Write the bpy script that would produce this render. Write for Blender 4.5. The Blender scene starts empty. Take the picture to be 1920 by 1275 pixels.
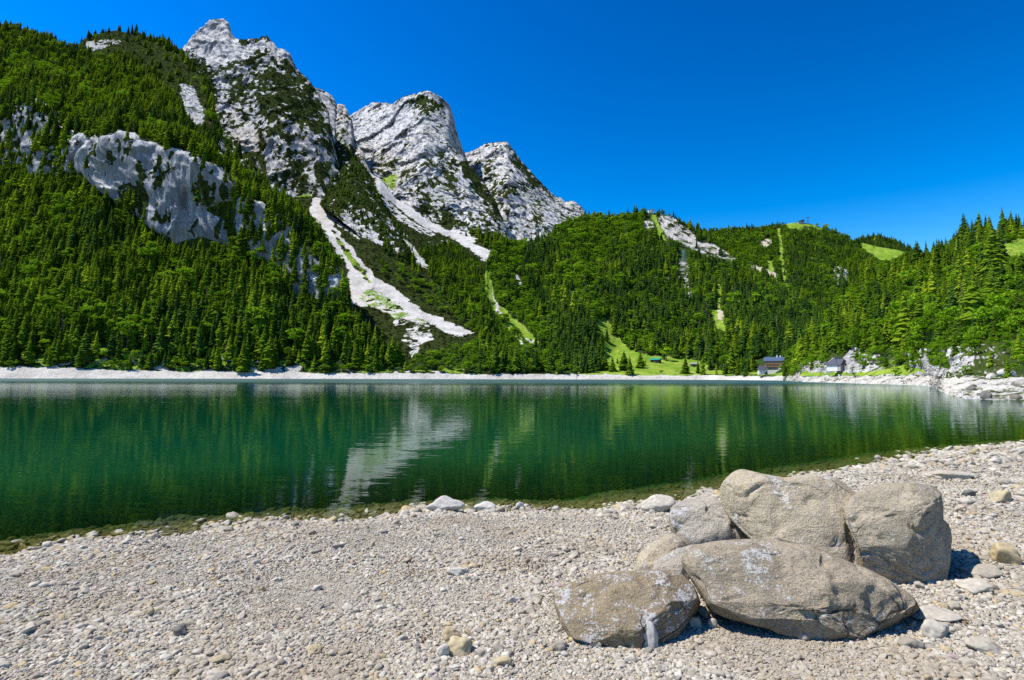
import bpy, math, random
import numpy as np
from mathutils import Matrix, Vector

ONES = 'zero one two three four five six seven eight nine ten eleven twelve thirteen fourteen fifteen sixteen seventeen eighteen nineteen'.split()
TENS = '0 0 twenty thirty forty fifty sixty seventy eighty ninety'.split()
def word(n):
    n = int(max(0, min(99, n)))
    return ONES[n] if n < 20 else TENS[n // 10] + ('-' + ONES[n % 10] if n % 10 else '')
rng = np.random.default_rng(7)
random.seed(7)
S = bpy.context.scene
COL = S.collection

# ------------------------------------------------------------------ camera
F = 1067.0                      # focal length in photo pixels (1920 wide)
CAMZ = 2.3
PITCH = math.atan((707.1 - 637.5) / F)
ROLL = math.atan(0.0027)
cam_d = bpy.data.cameras.new('camera')
cam_d.sensor_width = 36.0
cam_d.lens = 36.0 * F / 1920.0
cam_d.clip_start = 0.05
cam_d.clip_end = 20000.0
cam = bpy.data.objects.new('camera', cam_d)
COL.objects.link(cam)
X = np.array([1.0, 0, 0])
FW = np.array([0, math.cos(PITCH), math.sin(PITCH)])
U0 = np.array([0, -math.sin(PITCH), math.cos(PITCH)])
RT = math.cos(ROLL) * X + math.sin(ROLL) * U0
UP = -math.sin(ROLL) * X + math.cos(ROLL) * U0
M = Matrix(((RT[0], UP[0], -FW[0], 0), (RT[1], UP[1], -FW[1], 0), (RT[2], UP[2], -FW[2], CAMZ), (0, 0, 0, 1)))
cam.matrix_world = M
S.camera = cam

# ------------------------------------------------------------------ light
SUN_EL = math.radians(60)
SUN_AZ = math.radians(-93)      # measured from the view axis (+Y), negative = left
sun_dir = Vector((math.sin(SUN_AZ) * math.cos(SUN_EL), math.cos(SUN_AZ) * math.cos(SUN_EL), math.sin(SUN_EL)))
sl = bpy.data.lights.new('sun', 'SUN')
sl.energy = 4.8
sl.angle = math.radians(0.53)
sl.color = (1.0, 0.96, 0.9)
sun = bpy.data.objects.new('sun', sl)
sun.rotation_euler = sun_dir.to_track_quat('Z', 'Y').to_euler()
COL.objects.link(sun)
W = bpy.data.worlds.new('World')
S.world = W
W.use_nodes = True
nt = W.node_tree
nt.nodes.clear()
sky = nt.nodes.new('ShaderNodeTexSky')
sky.sky_type = 'NISHITA'
sky.sun_disc = False
sky.sun_elevation = SUN_EL
sky.sun_rotation = SUN_AZ
sky.altitude = 1200
sky.air_density = 1.6
sky.dust_density = 0.5
sky.ozone_density = 4.0
hs = nt.nodes.new('ShaderNodeHueSaturation')
hs.inputs['Saturation'].default_value = 1.20
hs.inputs['Value'].default_value = 0.45
bg = nt.nodes.new('ShaderNodeBackground')
bg.inputs['Strength'].default_value = 0.055
wo = nt.nodes.new('ShaderNodeOutputWorld')
gm = nt.nodes.new('ShaderNodeGamma'); gm.inputs[1].default_value = 2.0
nt.links.new(sky.outputs[0], gm.inputs[0])
nt.links.new(gm.outputs[0], hs.inputs['Color'])
nt.links.new(hs.outputs[0], bg.inputs[0])
nt.links.new(bg.outputs[0], wo.inputs[0])
S.view_settings.view_transform = 'Standard'
S.view_settings.look = 'None'
S.view_settings.exposure = 0.42
S.view_settings.gamma = 1
S.view_settings.use_curve_mapping = False
S.cycles.max_bounces = 5
S.cycles.diffuse_bounces = 2
S.cycles.glossy_bounces = 2
S.cycles.transmission_bounces = 2
S.cycles.transparent_max_bounces = 6
S.cycles.use_denoising = False
S.cycles.sample_clamp_indirect = 4.0

# ------------------------------------------------------------------ projection helpers
def yh(px):
    return 704.5 + 0.0027 * np.asarray(px, float)

def rays(px, py):
    px = np.asarray(px, float); py = np.asarray(py, float)
    a = (px - 960) / F; b = (637.5 - py) / F
    r = FW + a[..., None] * RT + b[..., None] * UP
    return r / r[..., 1:2]

def at(px, py, D):
    p = rays(px, py) * np.asarray(D, float)[..., None]
    p[..., 2] += CAMZ
    return p

def project(P):
    q = P - np.array([0, 0, CAMZ])
    d = q @ FW
    return 960 + F * (q @ RT) / d, 637.5 - F * (q @ UP) / d

def y_of_z(px, z, D):
    y = yh(px) + F * (CAMZ - z) / D
    for _ in range(4):
        zz = at(px, y, D)[..., 2]
        y = y + (zz - z) * F / D
    return y

# ------------------------------------------------------------------ noise
_p = rng.permutation(256).astype(np.int32)
PERM = np.concatenate([_p, _p, _p])
GR = rng.normal(size=(256, 3)); GR /= np.linalg.norm(GR, axis=1, keepdims=True)

def perlin(P):
    Pi = np.floor(P).astype(np.int64)
    f = P - Pi
    Pi &= 255
    u = f * f * f * (f * (f * 6 - 15) + 10)
    out = 0
    for dx in (0, 1):
        wx = u[..., 0] if dx else 1 - u[..., 0]
        a = PERM[Pi[..., 0] + dx]
        for dy in (0, 1):
            wy = u[..., 1] if dy else 1 - u[..., 1]
            b = PERM[a + Pi[..., 1] + dy]
            for dz in (0, 1):
                wz = u[..., 2] if dz else 1 - u[..., 2]
                g = GR[PERM[b + Pi[..., 2] + dz] & 255]
                n = g[..., 0] * (f[..., 0] - dx) + g[..., 1] * (f[..., 1] - dy) + g[..., 2] * (f[..., 2] - dz)
                out = out + wx * wy * wz * n
    return out * 1.6

def fbm(P, oct=4, gain=0.5, lac=2.03):
    s = 0; a = 1.0; t = 0
    for k in range(oct):
        s = s + a * perlin(P + 17.3 * k); t += a
        P = P * lac; a *= gain
    return s / t

def ridged(P, oct=4, gain=0.5, lac=2.1):
    s = 0; a = 1.0; t = 0
    for k in range(oct):
        s = s + a * (1 - 2 * np.abs(perlin(P + 31.7 * k))); t += a
        P = P * lac; a *= gain
    return s / t

def sstep(x, a, b):
    t = np.clip((x - a) / (b - a), 0, 1)
    return t * t * (3 - 2 * t)

def gauss1(a, s, axis):
    if s <= 0: return a
    r = int(3 * s)
    k = np.exp(-0.5 * (np.arange(-r, r + 1) / s) ** 2); k /= k.sum()
    pad = [(0, 0)] * a.ndim; pad[axis] = (r, r)
    b = np.pad(a, pad, mode='edge')
    out = 0; n = a.shape[axis]
    for i, w in enumerate(k):
        sl_ = [slice(None)] * a.ndim; sl_[axis] = slice(i, i + n)
        out = out + w * b[tuple(sl_)]
    return out

# ------------------------------------------------------------------ mesh helpers
def mesh_np(name, V, Fc, smooth=True):
    V = np.asarray(V, np.float32); Fc = np.asarray(Fc, np.int32)
    me = bpy.data.meshes.new(name)
    me.vertices.add(len(V)); me.vertices.foreach_set('co', V.ravel())
    k = Fc.shape[1]
    me.loops.add(Fc.size); me.loops.foreach_set('vertex_index', Fc.ravel())
    me.polygons.add(len(Fc)); me.polygons.foreach_set('loop_start', np.arange(0, Fc.size, k, dtype=np.int32))
    me.polygons.foreach_set('use_smooth', np.full(len(Fc), smooth, bool))
    me.update(calc_edges=True)
    return me

def obj(name, me, mat=None, parent=None, loc=None):
    o = bpy.data.objects.new(name, me); COL.objects.link(o)
    if mat is not None:
        if not me.materials: me.materials.append(mat)
    if parent is not None: o.parent = parent
    if loc is not None: o.location = loc
    return o

def empty(name, loc, rz=0.0, sc=1.0):
    o = bpy.data.objects.new(name, None); COL.objects.link(o)
    o.empty_display_size = 0.2
    o.location = loc; o.rotation_euler = (0, 0, rz)
    o.scale = (sc, sc, sc) if np.isscalar(sc) else sc
    return o

def tag(o, label=None, cat=None, group=None, kind=None):
    if label: o['label'] = label
    if cat: o['category'] = cat
    if group: o['group'] = group
    if kind: o['kind'] = kind
    return o

def grid_faces(nr, nc, wrap=False):
    i = np.arange(nr - 1)[:, None]; j = np.arange(nc if wrap else nc - 1)[None, :]
    j2 = (j + 1) % nc
    a = i * nc + j; b = i * nc + j2; c = (i + 1) * nc + j2; d = (i + 1) * nc + j
    return np.stack([a, b, c, d], -1).reshape(-1, 4)

def fattr(me, name, vals):
    a = me.attributes.new(name, 'FLOAT', 'POINT'); a.data.foreach_set('value', np.asarray(vals, np.float32).ravel())

# ------------------------------------------------------------------ material helpers
class NT:
    def __init__(self, name):
        self.m = bpy.data.materials.new(name); self.m.use_nodes = True
        self.t = self.m.node_tree; self.t.nodes.clear()
        self.out = self.t.nodes.new('ShaderNodeOutputMaterial')
        self.pos = None
    def n(self, typ, **kw):
        nd = self.t.nodes.new(typ)
        for k, v in kw.items(): setattr(nd, k, v)
        return nd
    def l(self, a, b): self.t.links.new(a, b)
    def put(self, sock, v):
        if hasattr(v, 'links') or isinstance(v, bpy.types.NodeSocket): self.l(v, sock)
        else: sock.default_value = v
    def geo(self):
        if self.pos is None: self.pos = self.n('ShaderNodeNewGeometry')
        return self.pos
    def scaled(self, vec, s):
        m = self.n('ShaderNodeVectorMath', operation='MULTIPLY'); self.l(vec, m.inputs[0])
        m.inputs[1].default_value = s if not np.isscalar(s) else (s, s, s)
        return m.outputs[0]
    def noise(self, vec, scale, detail=4, rough=0.55, dist=0.0):
        x = self.n('ShaderNodeTexNoise'); self.l(vec, x.inputs['Vector'])
        x.inputs['Scale'].default_value = scale; x.inputs['Detail'].default_value = detail
        x.inputs['Roughness'].default_value = rough; x.inputs['Distortion'].default_value = dist
        return x.outputs['Fac']
    def math(self, op, a, b=0.0, c=None, clamp=False):
        x = self.n('ShaderNodeMath', operation=op, use_clamp=clamp)
        self.put(x.inputs[0], a); self.put(x.inputs[1], b)
        if c is not None: self.put(x.inputs[2], c)
        return x.outputs[0]
    def step(self, v, a, b, lo=0.0, hi=1.0):
        x = self.n('ShaderNodeMapRange', interpolation_type='SMOOTHSTEP'); self.put(x.inputs[0], v)
        for i, q in enumerate((a, b, lo, hi)): x.inputs[1 + i].default_value = q
        return x.outputs[0]
    def mix(self, f, a, b, typ='MIX'):
        x = self.n('ShaderNodeMix', data_type='RGBA', blend_type=typ)
        self.put(x.inputs[0], f)
        for s, v in ((x.inputs[6], a), (x.inputs[7], b)):
            self.put(s, v if not isinstance(v, tuple) else (*v, 1.0))
        return x.outputs[2]
    def attr(self, name, typ='GEOMETRY'):
        x = self.n('ShaderNodeAttribute', attribute_name=name, attribute_type=typ); return x
    def bump(self, h, strength, dist, normal=None):
        x = self.n('ShaderNodeBump'); self.put(x.inputs['Height'], h)
        x.inputs['Strength'].default_value = strength; x.inputs['Distance'].default_value = dist
        if normal is not None: self.l(normal, x.inputs['Normal'])
        return x.outputs[0]
    def diffuse(self, col, normal=None, rough=0.0):
        x = self.n('ShaderNodeBsdfDiffuse'); self.put(x.inputs[0], col if not isinstance(col, tuple) else (*col, 1.0))
        x.inputs[1].default_value = rough
        if normal is not None: self.l(normal, x.inputs['Normal'])
        return x.outputs[0]
    def end(self, sh): self.l(sh, self.out.inputs[0]); return self.m

def simple(name, col, rough=0.7, var=0.15, scale=8.0, bump=0.0):
    t = NT(name); g = t.n('ShaderNodeTexCoord').outputs['Object']
    nz = t.noise(g, scale, 4)
    c = t.mix(nz, tuple(x * (1 - var) for x in col), tuple(min(1, x * (1 + var)) for x in col))
    p = t.n('ShaderNodeBsdfPrincipled'); t.put(p.inputs['Base Color'], c); p.inputs['Roughness'].default_value = rough
    if bump: t.l(t.bump(nz, bump, 0.05), p.inputs['Normal'])
    return t.end(p.outputs[0])

# ------------------------------------------------------------------ terrain material (one for all slopes)
def terrain_material():
    t = NT('mountain_ground')
    P = t.geo().outputs['Position']; N = t.geo().outputs['Normal']
    a = {k: t.attr(k).outputs['Fac'] for k in ('rock', 'scree', 'grass', 'scrub', 'tan')}
    n_big = t.noise(P, 0.012, 5, 0.6)
    n_mid = t.noise(P, 0.05, 6, 0.65)
    n_fine = t.noise(P, 0.25, 5, 0.7)
    n_vert = t.noise(t.scaled(P, (0.085, 0.085, 0.022)), 1.0, 7, 0.72)
    sep = t.n('ShaderNodeSeparateXYZ'); t.l(N, sep.inputs[0]); nz = sep.outputs[2]
    soil = t.mix(n_mid, (0.022, 0.040, 0.010), (0.055, 0.085, 0.020))
    grass = t.mix(t.step(n_mid, 0.35, 0.65), (0.14, 0.27, 0.018), (0.29, 0.38, 0.050))
    grass = t.mix(t.step(n_fine, 0.50, 0.66), grass, (0.11, 0.14, 0.035))
    scree = t.mix(t.step(n_mid, 0.3, 0.7), (0.44, 0.415, 0.37), (0.66, 0.63, 0.57))
    scree = t.mix(t.step(n_fine, 0.58, 0.75), scree, (0.30, 0.29, 0.26))
    scree = t.mix(a['tan'], scree, t.mix(n_mid, (0.38, 0.31, 0.18), (0.62, 0.54, 0.38)))
    rk = t.mix(t.step(n_vert, 0.36, 0.56), (0.19, 0.19, 0.20), (0.60, 0.58, 0.545))
    rk = t.mix(t.step(n_big, 0.45, 0.62), rk, t.mix(t.step(n_vert, 0.4, 0.6), (0.34, 0.325, 0.29), (0.70, 0.67, 0.62)))
    rk = t.mix(t.step(t.noise(t.scaled(P, (0.05, 0.05, 0.2)), 1.0, 5, 0.7), 0.56, 0.68), rk, (0.16, 0.15, 0.14))
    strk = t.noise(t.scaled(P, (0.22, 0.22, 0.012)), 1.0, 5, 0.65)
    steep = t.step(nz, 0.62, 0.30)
    rk = t.mix(t.math('MULTIPLY', steep, t.step(strk, .42, .60, .85, .15)), rk, (0.17, 0.175, 0.19))  # vertical streaks on steep rock, their blue-grey partly painted-in shade
    rk = t.mix(t.math('MULTIPLY', t.step(nz, .50, .18), t.step(n_mid, .36, .60, .85, .35)), rk, (0.20, 0.215, 0.245))  # steepest faces tinted blue-grey: shade painted into the rock colour
    rk = t.mix(a['tan'], rk, t.mix(n_fine, (0.36, 0.30, 0.21), (0.66, 0.60, 0.50)))
    mosses = t.mix(n_fine, (0.030, 0.050, 0.010), (0.075, 0.10, 0.022))
    scr = t.mix(t.step(n_fine, 0.35, 0.7), (0.018, 0.030, 0.008), (0.060, 0.075, 0.020))
    # ledges of green on the rock where it is less steep
    led = t.math('ADD', nz, t.math('MULTIPLY', t.math('SUBTRACT', n_mid, 0.5), 1.5))
    rk = t.mix(t.step(led, 0.76, 0.94), rk, mosses)
    jit = t.math('ADD', t.math('MULTIPLY', t.math('SUBTRACT', n_mid, 0.5), 0.9), t.math('MULTIPLY', t.math('SUBTRACT', n_fine, 0.5), 0.8))
    def m(k, w=1.0): return t.step(t.math('ADD', a[k], t.math('MULTIPLY', jit, w)), 0.42, 0.56)
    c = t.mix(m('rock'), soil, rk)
    c = t.mix(m('grass', 1.1), c, grass)
    c = t.mix(m('scree', 1.5), c, scree)
    c = t.mix(m('scrub', 0.35), c, scr)
    hgt = t.math('ADD', t.math('MULTIPLY', n_vert, 1.0), t.math('MULTIPLY', n_fine, 0.2))
    hgt = t.math('ADD', hgt, t.math('MULTIPLY', t.math('MULTIPLY', strk, steep), 1.3))
    nb = t.bump(hgt, 0.7, 6.0)
    return t.end(t.diffuse(c, nb))
MT = terrain_material()

# ------------------------------------------------------------------ class map in photo pixels
X0, X1, Y1 = -320, 2460, 820
CH = ('rock', 'scree', 'grass', 'scrub', 'conif', 'broad', 'tan')
def fill(poly):
    p = np.array(poly, float)
    x0, x1 = int(max(X0, p[:, 0].min() - 1)), int(min(X1 - 1, p[:, 0].max() + 2))
    y0, y1 = int(max(0, p[:, 1].min() - 1)), int(min(Y1 - 1, p[:, 1].max() + 2))
    gx, gy = np.meshgrid(np.arange(x0, x1), np.arange(y0, y1))
    ins = np.zeros(gx.shape, bool)
    q = np.roll(p, -1, 0)
    for (ax, ay), (bx, by) in zip(p, q):
        if ay == by: continue
        c = ((ay > gy) != (by > gy)) & (gx < (bx - ax) * (gy - ay) / (by - ay) + ax)
        ins ^= c
    return ins, (slice(y0, y1), slice(x0 - X0, x1 - X0))

# polygons: layer letters they belong to, channel values, outline in photo pixels
POLYS = [
 ('A', dict(rock=.9, scrub=.45, conif=.3), [(0,190),(70,185),(140,225),(150,300),(110,330),(60,310),(0,320)]),
 ('A', dict(rock=.8, scrub=.5, conif=.35), [(-320,210),(0,215),(60,330),(150,330),(190,300),(140,262),(90,215),(0,190),(-320,190)]),
 ('A', dict(rock=1, scrub=.30, conif=.05), [(128,258),(200,255),(225,246),(290,270),(350,288),(400,316),(434,346),(432,374),(400,382),(388,400),(430,418),(434,462),(380,446),(330,458),(290,432),(230,384),(185,358),(150,312)]),
 ('A', dict(rock=.8, scrub=.6, conif=.5), [(215,352),(250,340),(285,372),(275,405),(240,395)]),
 ('A', dict(rock=.8, scrub=.62, conif=.45), [(355,335),(385,345),(415,380),(385,400),(358,380)]),
 ('A', dict(rock=.85, conif=.35), [(445,368),(480,375),(530,402),(560,432),(548,470),(500,500),(452,470),(440,420)]),
 ('A', dict(rock=.62, conif=.6), [(500,470),(560,455),(600,490),(640,500),(642,548),(600,566),(560,560),(500,520)]),
 ('A', dict(rock=.95, conif=.0), [(618,505),(640,500),(646,545),(632,560),(618,540)]),
 ('A', dict(rock=1, scrub=0, conif=0), [(335,158),(360,163),(386,205),(380,240),(355,222)]),
 ('A', dict(scrub=1, conif=.05), [(135,86),(217,55),(330,92),(385,152),(405,235),(392,262),(340,205),(300,160),(250,120),(165,104)]),
 ('A', dict(rock=.8, scrub=.3, conif=.1), [(160,84),(200,74),(235,74),(228,84),(200,97),(168,98)]),
 ('A', dict(rock=1, scrub=0, conif=0), [(335,160),(362,165),(386,208),(380,240),(352,222)]),
 ('A', dict(rock=.65, scrub=.4, conif=.2), [(400,235),(440,288),(480,326),(505,352),(470,350),(430,325),(388,275)]),
 ('A', dict(grass=1, conif=.05), [(490,335),(515,350),(510,362),(495,352)]),
 ('A', dict(scree=1, conif=0), [(480,325),(490,335),(503,356),(496,356),(480,338)]),
 ('A', dict(conif=.4, broad=.8), [(18,112),(60,105),(70,130),(30,140)]),
 ('A', dict(conif=.2, broad=.9), [(70,125),(98,127),(95,148),(72,142)]),
 ('A', dict(conif=.3, broad=.7), [(0,160),(24,160),(26,180),(0,182)]),
 ('A', dict(conif=.3, broad=.8), [(150,172),(180,180),(200,205),(175,200),(150,190)]),
 ('A', dict(conif=.65, broad=.5), [(-320,655),(0,655),(300,665),(660,680),(660,700),(-320,700)]),
 ('A', dict(conif=.6, broad=.5), [(585,540),(640,535),(645,600),(600,640),(590,590)]),
 ('A', dict(conif=.8, broad=.25), [(20,520),(100,500),(120,620),(40,640)]),
 # B : first peak
 ('B', dict(rock=1, scrub=.0), [(330,60),(380,30),(430,30),(450,75),(540,90),(560,130),(545,128),(525,100),(490,92),(450,105),(420,128),(395,120),(350,100)]),
 ('B', dict(rock=1, scrub=.9), [(445,70),(470,72),(505,68),(512,80),(480,86),(450,82)]),
 ('B', dict(rock=.9, scrub=.84), [(540,110),(575,148),(600,200),(622,280),(618,300),(590,250),(570,240),(520,235),(470,210),(440,200),(460,150),(500,130)]),
 ('B', dict(rock=1, scrub=.58), [(395,130),(430,125),(520,95),(540,110),(490,140),(440,170),(410,200),(395,170)]),
 ('B', dict(rock=1, scrub=.25, tan=.25), [(440,205),(470,240),(500,260),(500,290),(470,280),(455,300),(440,260)]),
 ('B', dict(rock=1, scrub=.56, conif=.05), [(500,250),(560,240),(600,262),(630,320),(630,360),(520,360),(480,320),(490,290)]),
 ('B', dict(rock=.8, scrub=.7, conif=.12), [(590,240),(622,290),(632,345),(605,340),(590,300)]),
 ('B', dict(rock=.8, scrub=.8, conif=.2), [(330,90),(395,120),(410,190),(400,250),(380,240),(345,130)]),
 # C
 ('C', dict(rock=1, scrub=.3, tan=.1), [(560,140),(720,140),(720,400),(560,400)]),
 ('C', dict(rock=.8, scrub=.8), [(625,280),(650,250),(672,290),(690,330),(640,335)]),
 # D
 ('D', dict(rock=1, scrub=.14), [(600,150),(920,150),(920,460),(600,460)]),
 ('D', dict(rock=1, scrub=.8), [(760,195),(790,182),(820,185),(832,205),(810,215),(785,210),(770,202)]),
 ('D', dict(rock=1, scrub=.6, tan=.3), [(693,305),(720,280),(750,300),(745,330),(700,330)]),
 ('D', dict(rock=.9, scrub=.2, grass=.6, tan=.4), [(712,332),(745,328),(760,340),(735,362),(720,350)]),
 # d : buttress in front of the dome
 ('d', dict(rock=1, scrub=.45), [(730,250),(960,250),(960,460),(730,460)]),
 ('d', dict(rock=.8, scrub=1.0), [(765,318),(778,280),(797,258),(822,266),(845,278),(830,292),(800,284),(784,310)]),
 ('d', dict(rock=.8, scrub=.9), [(845,277),(900,335),(925,370),(946,420),(935,425),(905,375),(870,325)]),
 ('d', dict(rock=.8, scrub=.75, conif=.25), [(775,392),(800,376),(850,400),(870,430),(840,432),(800,412)]),
 ('d', dict(rock=1, scrub=.66), [(820,300),(850,310),(860,360),(835,350)]),
 # E
 ('E', dict(rock=1, scrub=.27), [(860,250),(1120,250),(1120,460),(860,460)]),
 ('E', dict(rock=1, scrub=.6), [(885,290),(915,300),(930,330),(960,350),(990,330),(1010,350),(980,370),(930,380),(905,330)]),
 ('E', dict(rock=1, scrub=.9), [(950,275),(965,282),(1003,332),(1040,368),(1020,362),(990,340),(965,310)]),
 ('E', dict(rock=.9, scrub=.6, grass=.3, tan=.3), [(995,395),(1015,385),(1022,420),(1000,425)]),
 # F : apron below the peaks
 ('F', dict(scrub=1), [(-320,0),(2400,0),(2400,800),(-320,800)]),
 ('F', dict(scrub=.4, conif=1, broad=.25), [(790,470),(840,462),(900,500),(915,540),(908,610),(870,592),(825,550),(800,505)]),
 ('F', dict(scrub=.6, conif=.8), [(738,420),(775,460),(792,520),(745,495),(715,465)]),
 ('F', dict(scrub=.2, conif=1), [(870,436),(912,430),(1060,430),(1060,520),(985,500),(930,470),(900,455)]),
 ('F', dict(scrub=.3, conif=1, broad=.2), [(560,560),(640,580),(655,600),(672,640),(700,650),(700,697),(560,697)]),
 ('F', dict(scrub=.3, broad=.9), [(900,560),(915,545),(950,610),(1000,655),(1080,690),(1080,703),(560,700),(640,690),(760,685),(850,660),(905,640),(880,600)]),
 ('F', dict(scrub=.8, broad=.35), [(700,500),(790,520),(870,600),(900,640),(850,600),(780,560)]),
 ('F', dict(grass=.9, broad=.1), [(540,366),(590,352),(600,358),(586,368),(560,372)]),
 ('F', dict(scrub=.9, grass=.1, scree=.1), [(640,574),(706,578),(732,602),(747,628),(700,600),(660,590)]),
 ('F', dict(grass=.74, scree=.53, scrub=.22), [(650,500),(700,530),(764,572),(800,606),(812,630),(780,625),(740,600),(706,580),(664,572)]),
 ('F', dict(scree=1, scrub=0), [(577,397),(590,366),(613,355),(618,368),(602,384),(627,421),(647,450),(665,470),(685,497),(712,523),(741,543),(764,561),(793,581),(822,596),(852,608),(892,628),(852,632),(818,616),(782,594),(758,578),(735,560),(712,546),(690,540),(672,560),(690,575),(640,574),(647,526),(653,505),(647,494),(630,470),(612,447),(589,418)]),
 ('F', dict(grass=.7, scree=.3, scrub=.4), [(622,428),(640,450),(672,492),(700,530),(690,530),(660,495),(636,462)]),
 ('F', dict(scree=1, scrub=0), [(601,386),(630,410),(656,430),(678,447),(672,449),(640,425),(610,403)]),
 ('F', dict(scree=.56, grass=.2, scrub=.42), [(732,602),(761,596),(776,602),(802,610),(817,637),(793,642),(779,666),(770,676),(764,648),(747,628)]),
 ('F', dict(scree=.75, scrub=.3), [(707,345),(720,362),(747,392),(770,410),(800,428),(840,452),(800,447),(765,428),(742,410),(722,392),(712,370)]),
 ('F', dict(scree=.45, scrub=.6), [(785,440),(840,450),(850,462),(800,458)]),
 ('F', dict(scree=1, scrub=0, conif=0), [(690,318),(703,322),(716,337),(735,360),(762,381),(792,404),(815,421),(850,434),(882,453),(932,473),(912,493),(888,474),(857,454),(820,437),(780,414),(747,388),(720,361),(704,345)]),
 ('F', dict(scree=.85, scrub=.1, conif=0), [(845,432),(862,424),(878,443),(897,446),(888,456),(862,446)]),
 ('F', dict(scree=.65, grass=.65, scrub=.1, conif=0), [(745,428),(752,432),(778,465),(794,479),(804,505),(784,500),(775,482),(765,462)]),
 # K : knob in front of the chute
 ('K', dict(rock=.9, scrub=.85, conif=.5), [(560,280),(800,280),(800,520),(560,520)]),
 ('K', dict(rock=1, scrub=.1, conif=.15), [(625,405),(650,402),(690,425),(712,440),(722,465),(690,455),(660,435)]),
 ('K', dict(rock=1, scrub=.25, conif=.1), [(683,395),(696,398),(705,425),(692,420)]),
 # G : near hill
 ('G', dict(conif=1, broad=.25), [(-320,0),(2400,0),(2400,800),(-320,800)]),
 ('G', dict(conif=.25, broad=1), [(1045,425),(1110,402),(1210,400),(1205,450),(1140,470),(1110,520),(1140,590),(1120,600),(1085,560),(1045,520)]),
 ('G', dict(conif=.15, broad=1), [(895,520),(915,490),(930,462),(985,452),(978,520),(1010,570),(1050,660),(990,650),(950,590),(925,560)]),
 ('G', dict(conif=1, broad=.1), [(985,450),(1035,440),(1045,520),(1090,580),(1120,640),(1120,695),(1040,690),(1010,620),(990,540)]),
 ('G', dict(rock=1, conif=.0, broad=0, scrub=.3), [(963,512),(975,520),(980,535),(970,540)]),
 ('G', dict(grass=1, conif=0, broad=.05, scree=.1), [(906,500),(917,505),(921,540),(936,570),(962,592),(1006,640),(1012,658),(985,655),(950,622),(926,584),(908,545)]),
 ('G', dict(grass=.5, scree=.65, conif=0, broad=0), [(912,520),(922,545),(940,580),(955,600),(930,578)]),
 ('G', dict(grass=.7, scree=.5, conif=0, broad=.1), [(965,630),(1000,640),(1003,656),(985,656)]),
 ('G', dict(grass=1, conif=0, broad=0), [(1110,600),(1132,597),(1148,622),(1168,645),(1186,655),(1205,662),(1290,672),(1312,682),(1335,694),(1480,700),(1480,705),(1060,705),(1060,696),(1128,696),(1134,660),(1128,640),(1122,620)]),
 ('G', dict(rock=1, tan=.5, conif=0, broad=0, scrub=.35), [(1235,404),(1256,406),(1282,424),(1302,443),(1342,461),(1382,484),(1372,492),(1330,482),(1292,464),(1262,452),(1245,436)]),
 ('G', dict(rock=.8, tan=.6, conif=.1, broad=0, scrub=.5), [(1203,412),(1232,414),(1246,433),(1225,432),(1203,430)]),
 ('G', dict(grass=1, conif=0, broad=0), [(1219,396),(1232,402),(1239,430),(1256,452),(1248,454),(1232,437),(1225,412)]),
 ('G', dict(rock=.8, conif=.3, broad=.1, tan=.2), [(1272,488),(1294,488),(1303,560),(1290,575),(1268,530)]),
 ('G', dict(rock=.8, conif=.3, broad=.1, tan=.3), [(1238,518),(1262,520),(1266,548),(1244,545)]),
 ('G', dict(grass=1, tan=.5, conif=0, broad=.1), [(1340,538),(1354,538),(1351,580),(1364,598),(1364,626),(1345,612),(1330,590),(1344,576)]),
 ('G', dict(scree=.9, tan=1, conif=0, broad=0), [(1345,582),(1356,585),(1360,605),(1348,600)]),
 ('G', dict(grass=.55, tan=.5, conif=.1, broad=.3), [(1062,535),(1092,552),(1112,592),(1100,592),(1080,562)]),
 # H : far hill
 ('H', dict(conif=.5, broad=.6), [(-320,0),(2400,0),(2400,800),(-320,800)]),
 ('H', dict(conif=1, broad=.1), [(1480,450),(1600,450),(1650,480),(1620,520),(1520,600),(1480,560)]),
 ('H', dict(scree=1, tan=1, conif=0, broad=0), [(1397,497),(1430,501),(1457,511),(1457,537),(1440,530),(1420,517)]),
 ('H', dict(scree=.7, grass=.5, tan=1, conif=0, broad=0), [(1422,450),(1450,449),(1446,463),(1425,459)]),
 ('H', dict(grass=.9, conif=0, broad=.15), [(1436,485),(1448,486),(1450,510),(1438,505)]),
 ('H', dict(grass=1, conif=0, broad=.1), [(1457,428),(1464,428),(1471,500),(1480,548),(1470,543),(1461,490)]),
 ('H', dict(rock=.85, conif=.2, broad=.1), [(1557,503),(1592,503),(1597,526),(1577,538),(1560,522)]),
 ('H', dict(grass=1, conif=.02, broad=.05), [(1606,451),(1700,453),(1712,470),(1690,477),(1660,494),(1636,480)]),
 ('H', dict(grass=1, conif=.03, broad=.2), [(1465,414),(1545,423),(1542,431),(1480,427)]),
 ('I', dict(conif=1), [(-320,0),(2400,0),(2400,800),(-320,800)]),
 # J : right slope
 ('J', dict(conif=1, broad=.07), [(-320,0),(2460,0),(2460,800),(-320,800)]),
 ('J', dict(conif=.85, broad=.35), [(1560,640),(1700,600),(1900,590),(2460,560),(2460,660),(1560,690)]),
 ('J', dict(grass=.9, rock=.55, conif=0, broad=.05), [(1866,482),(1895,452),(1920,438),(1980,425),(1980,460),(1920,476),(1892,500),(1868,502)]),
 ('J', dict(rock=1, grass=.25, conif=0.12, broad=.42, tan=.35), [(1480,708),(1498,680),(1560,672),(1620,668),(1660,668),(1700,668),(1760,654),(1800,656),(1850,646),(1900,652),(2460,640),(2460,815),(1480,815)]),
 ('J', dict(rock=.2, grass=.95, conif=0, broad=.4), [(1500,696),(1545,699),(1640,704),(1690,690),(1740,700),(1700,707),(1600,708),(1500,706)]),
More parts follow.
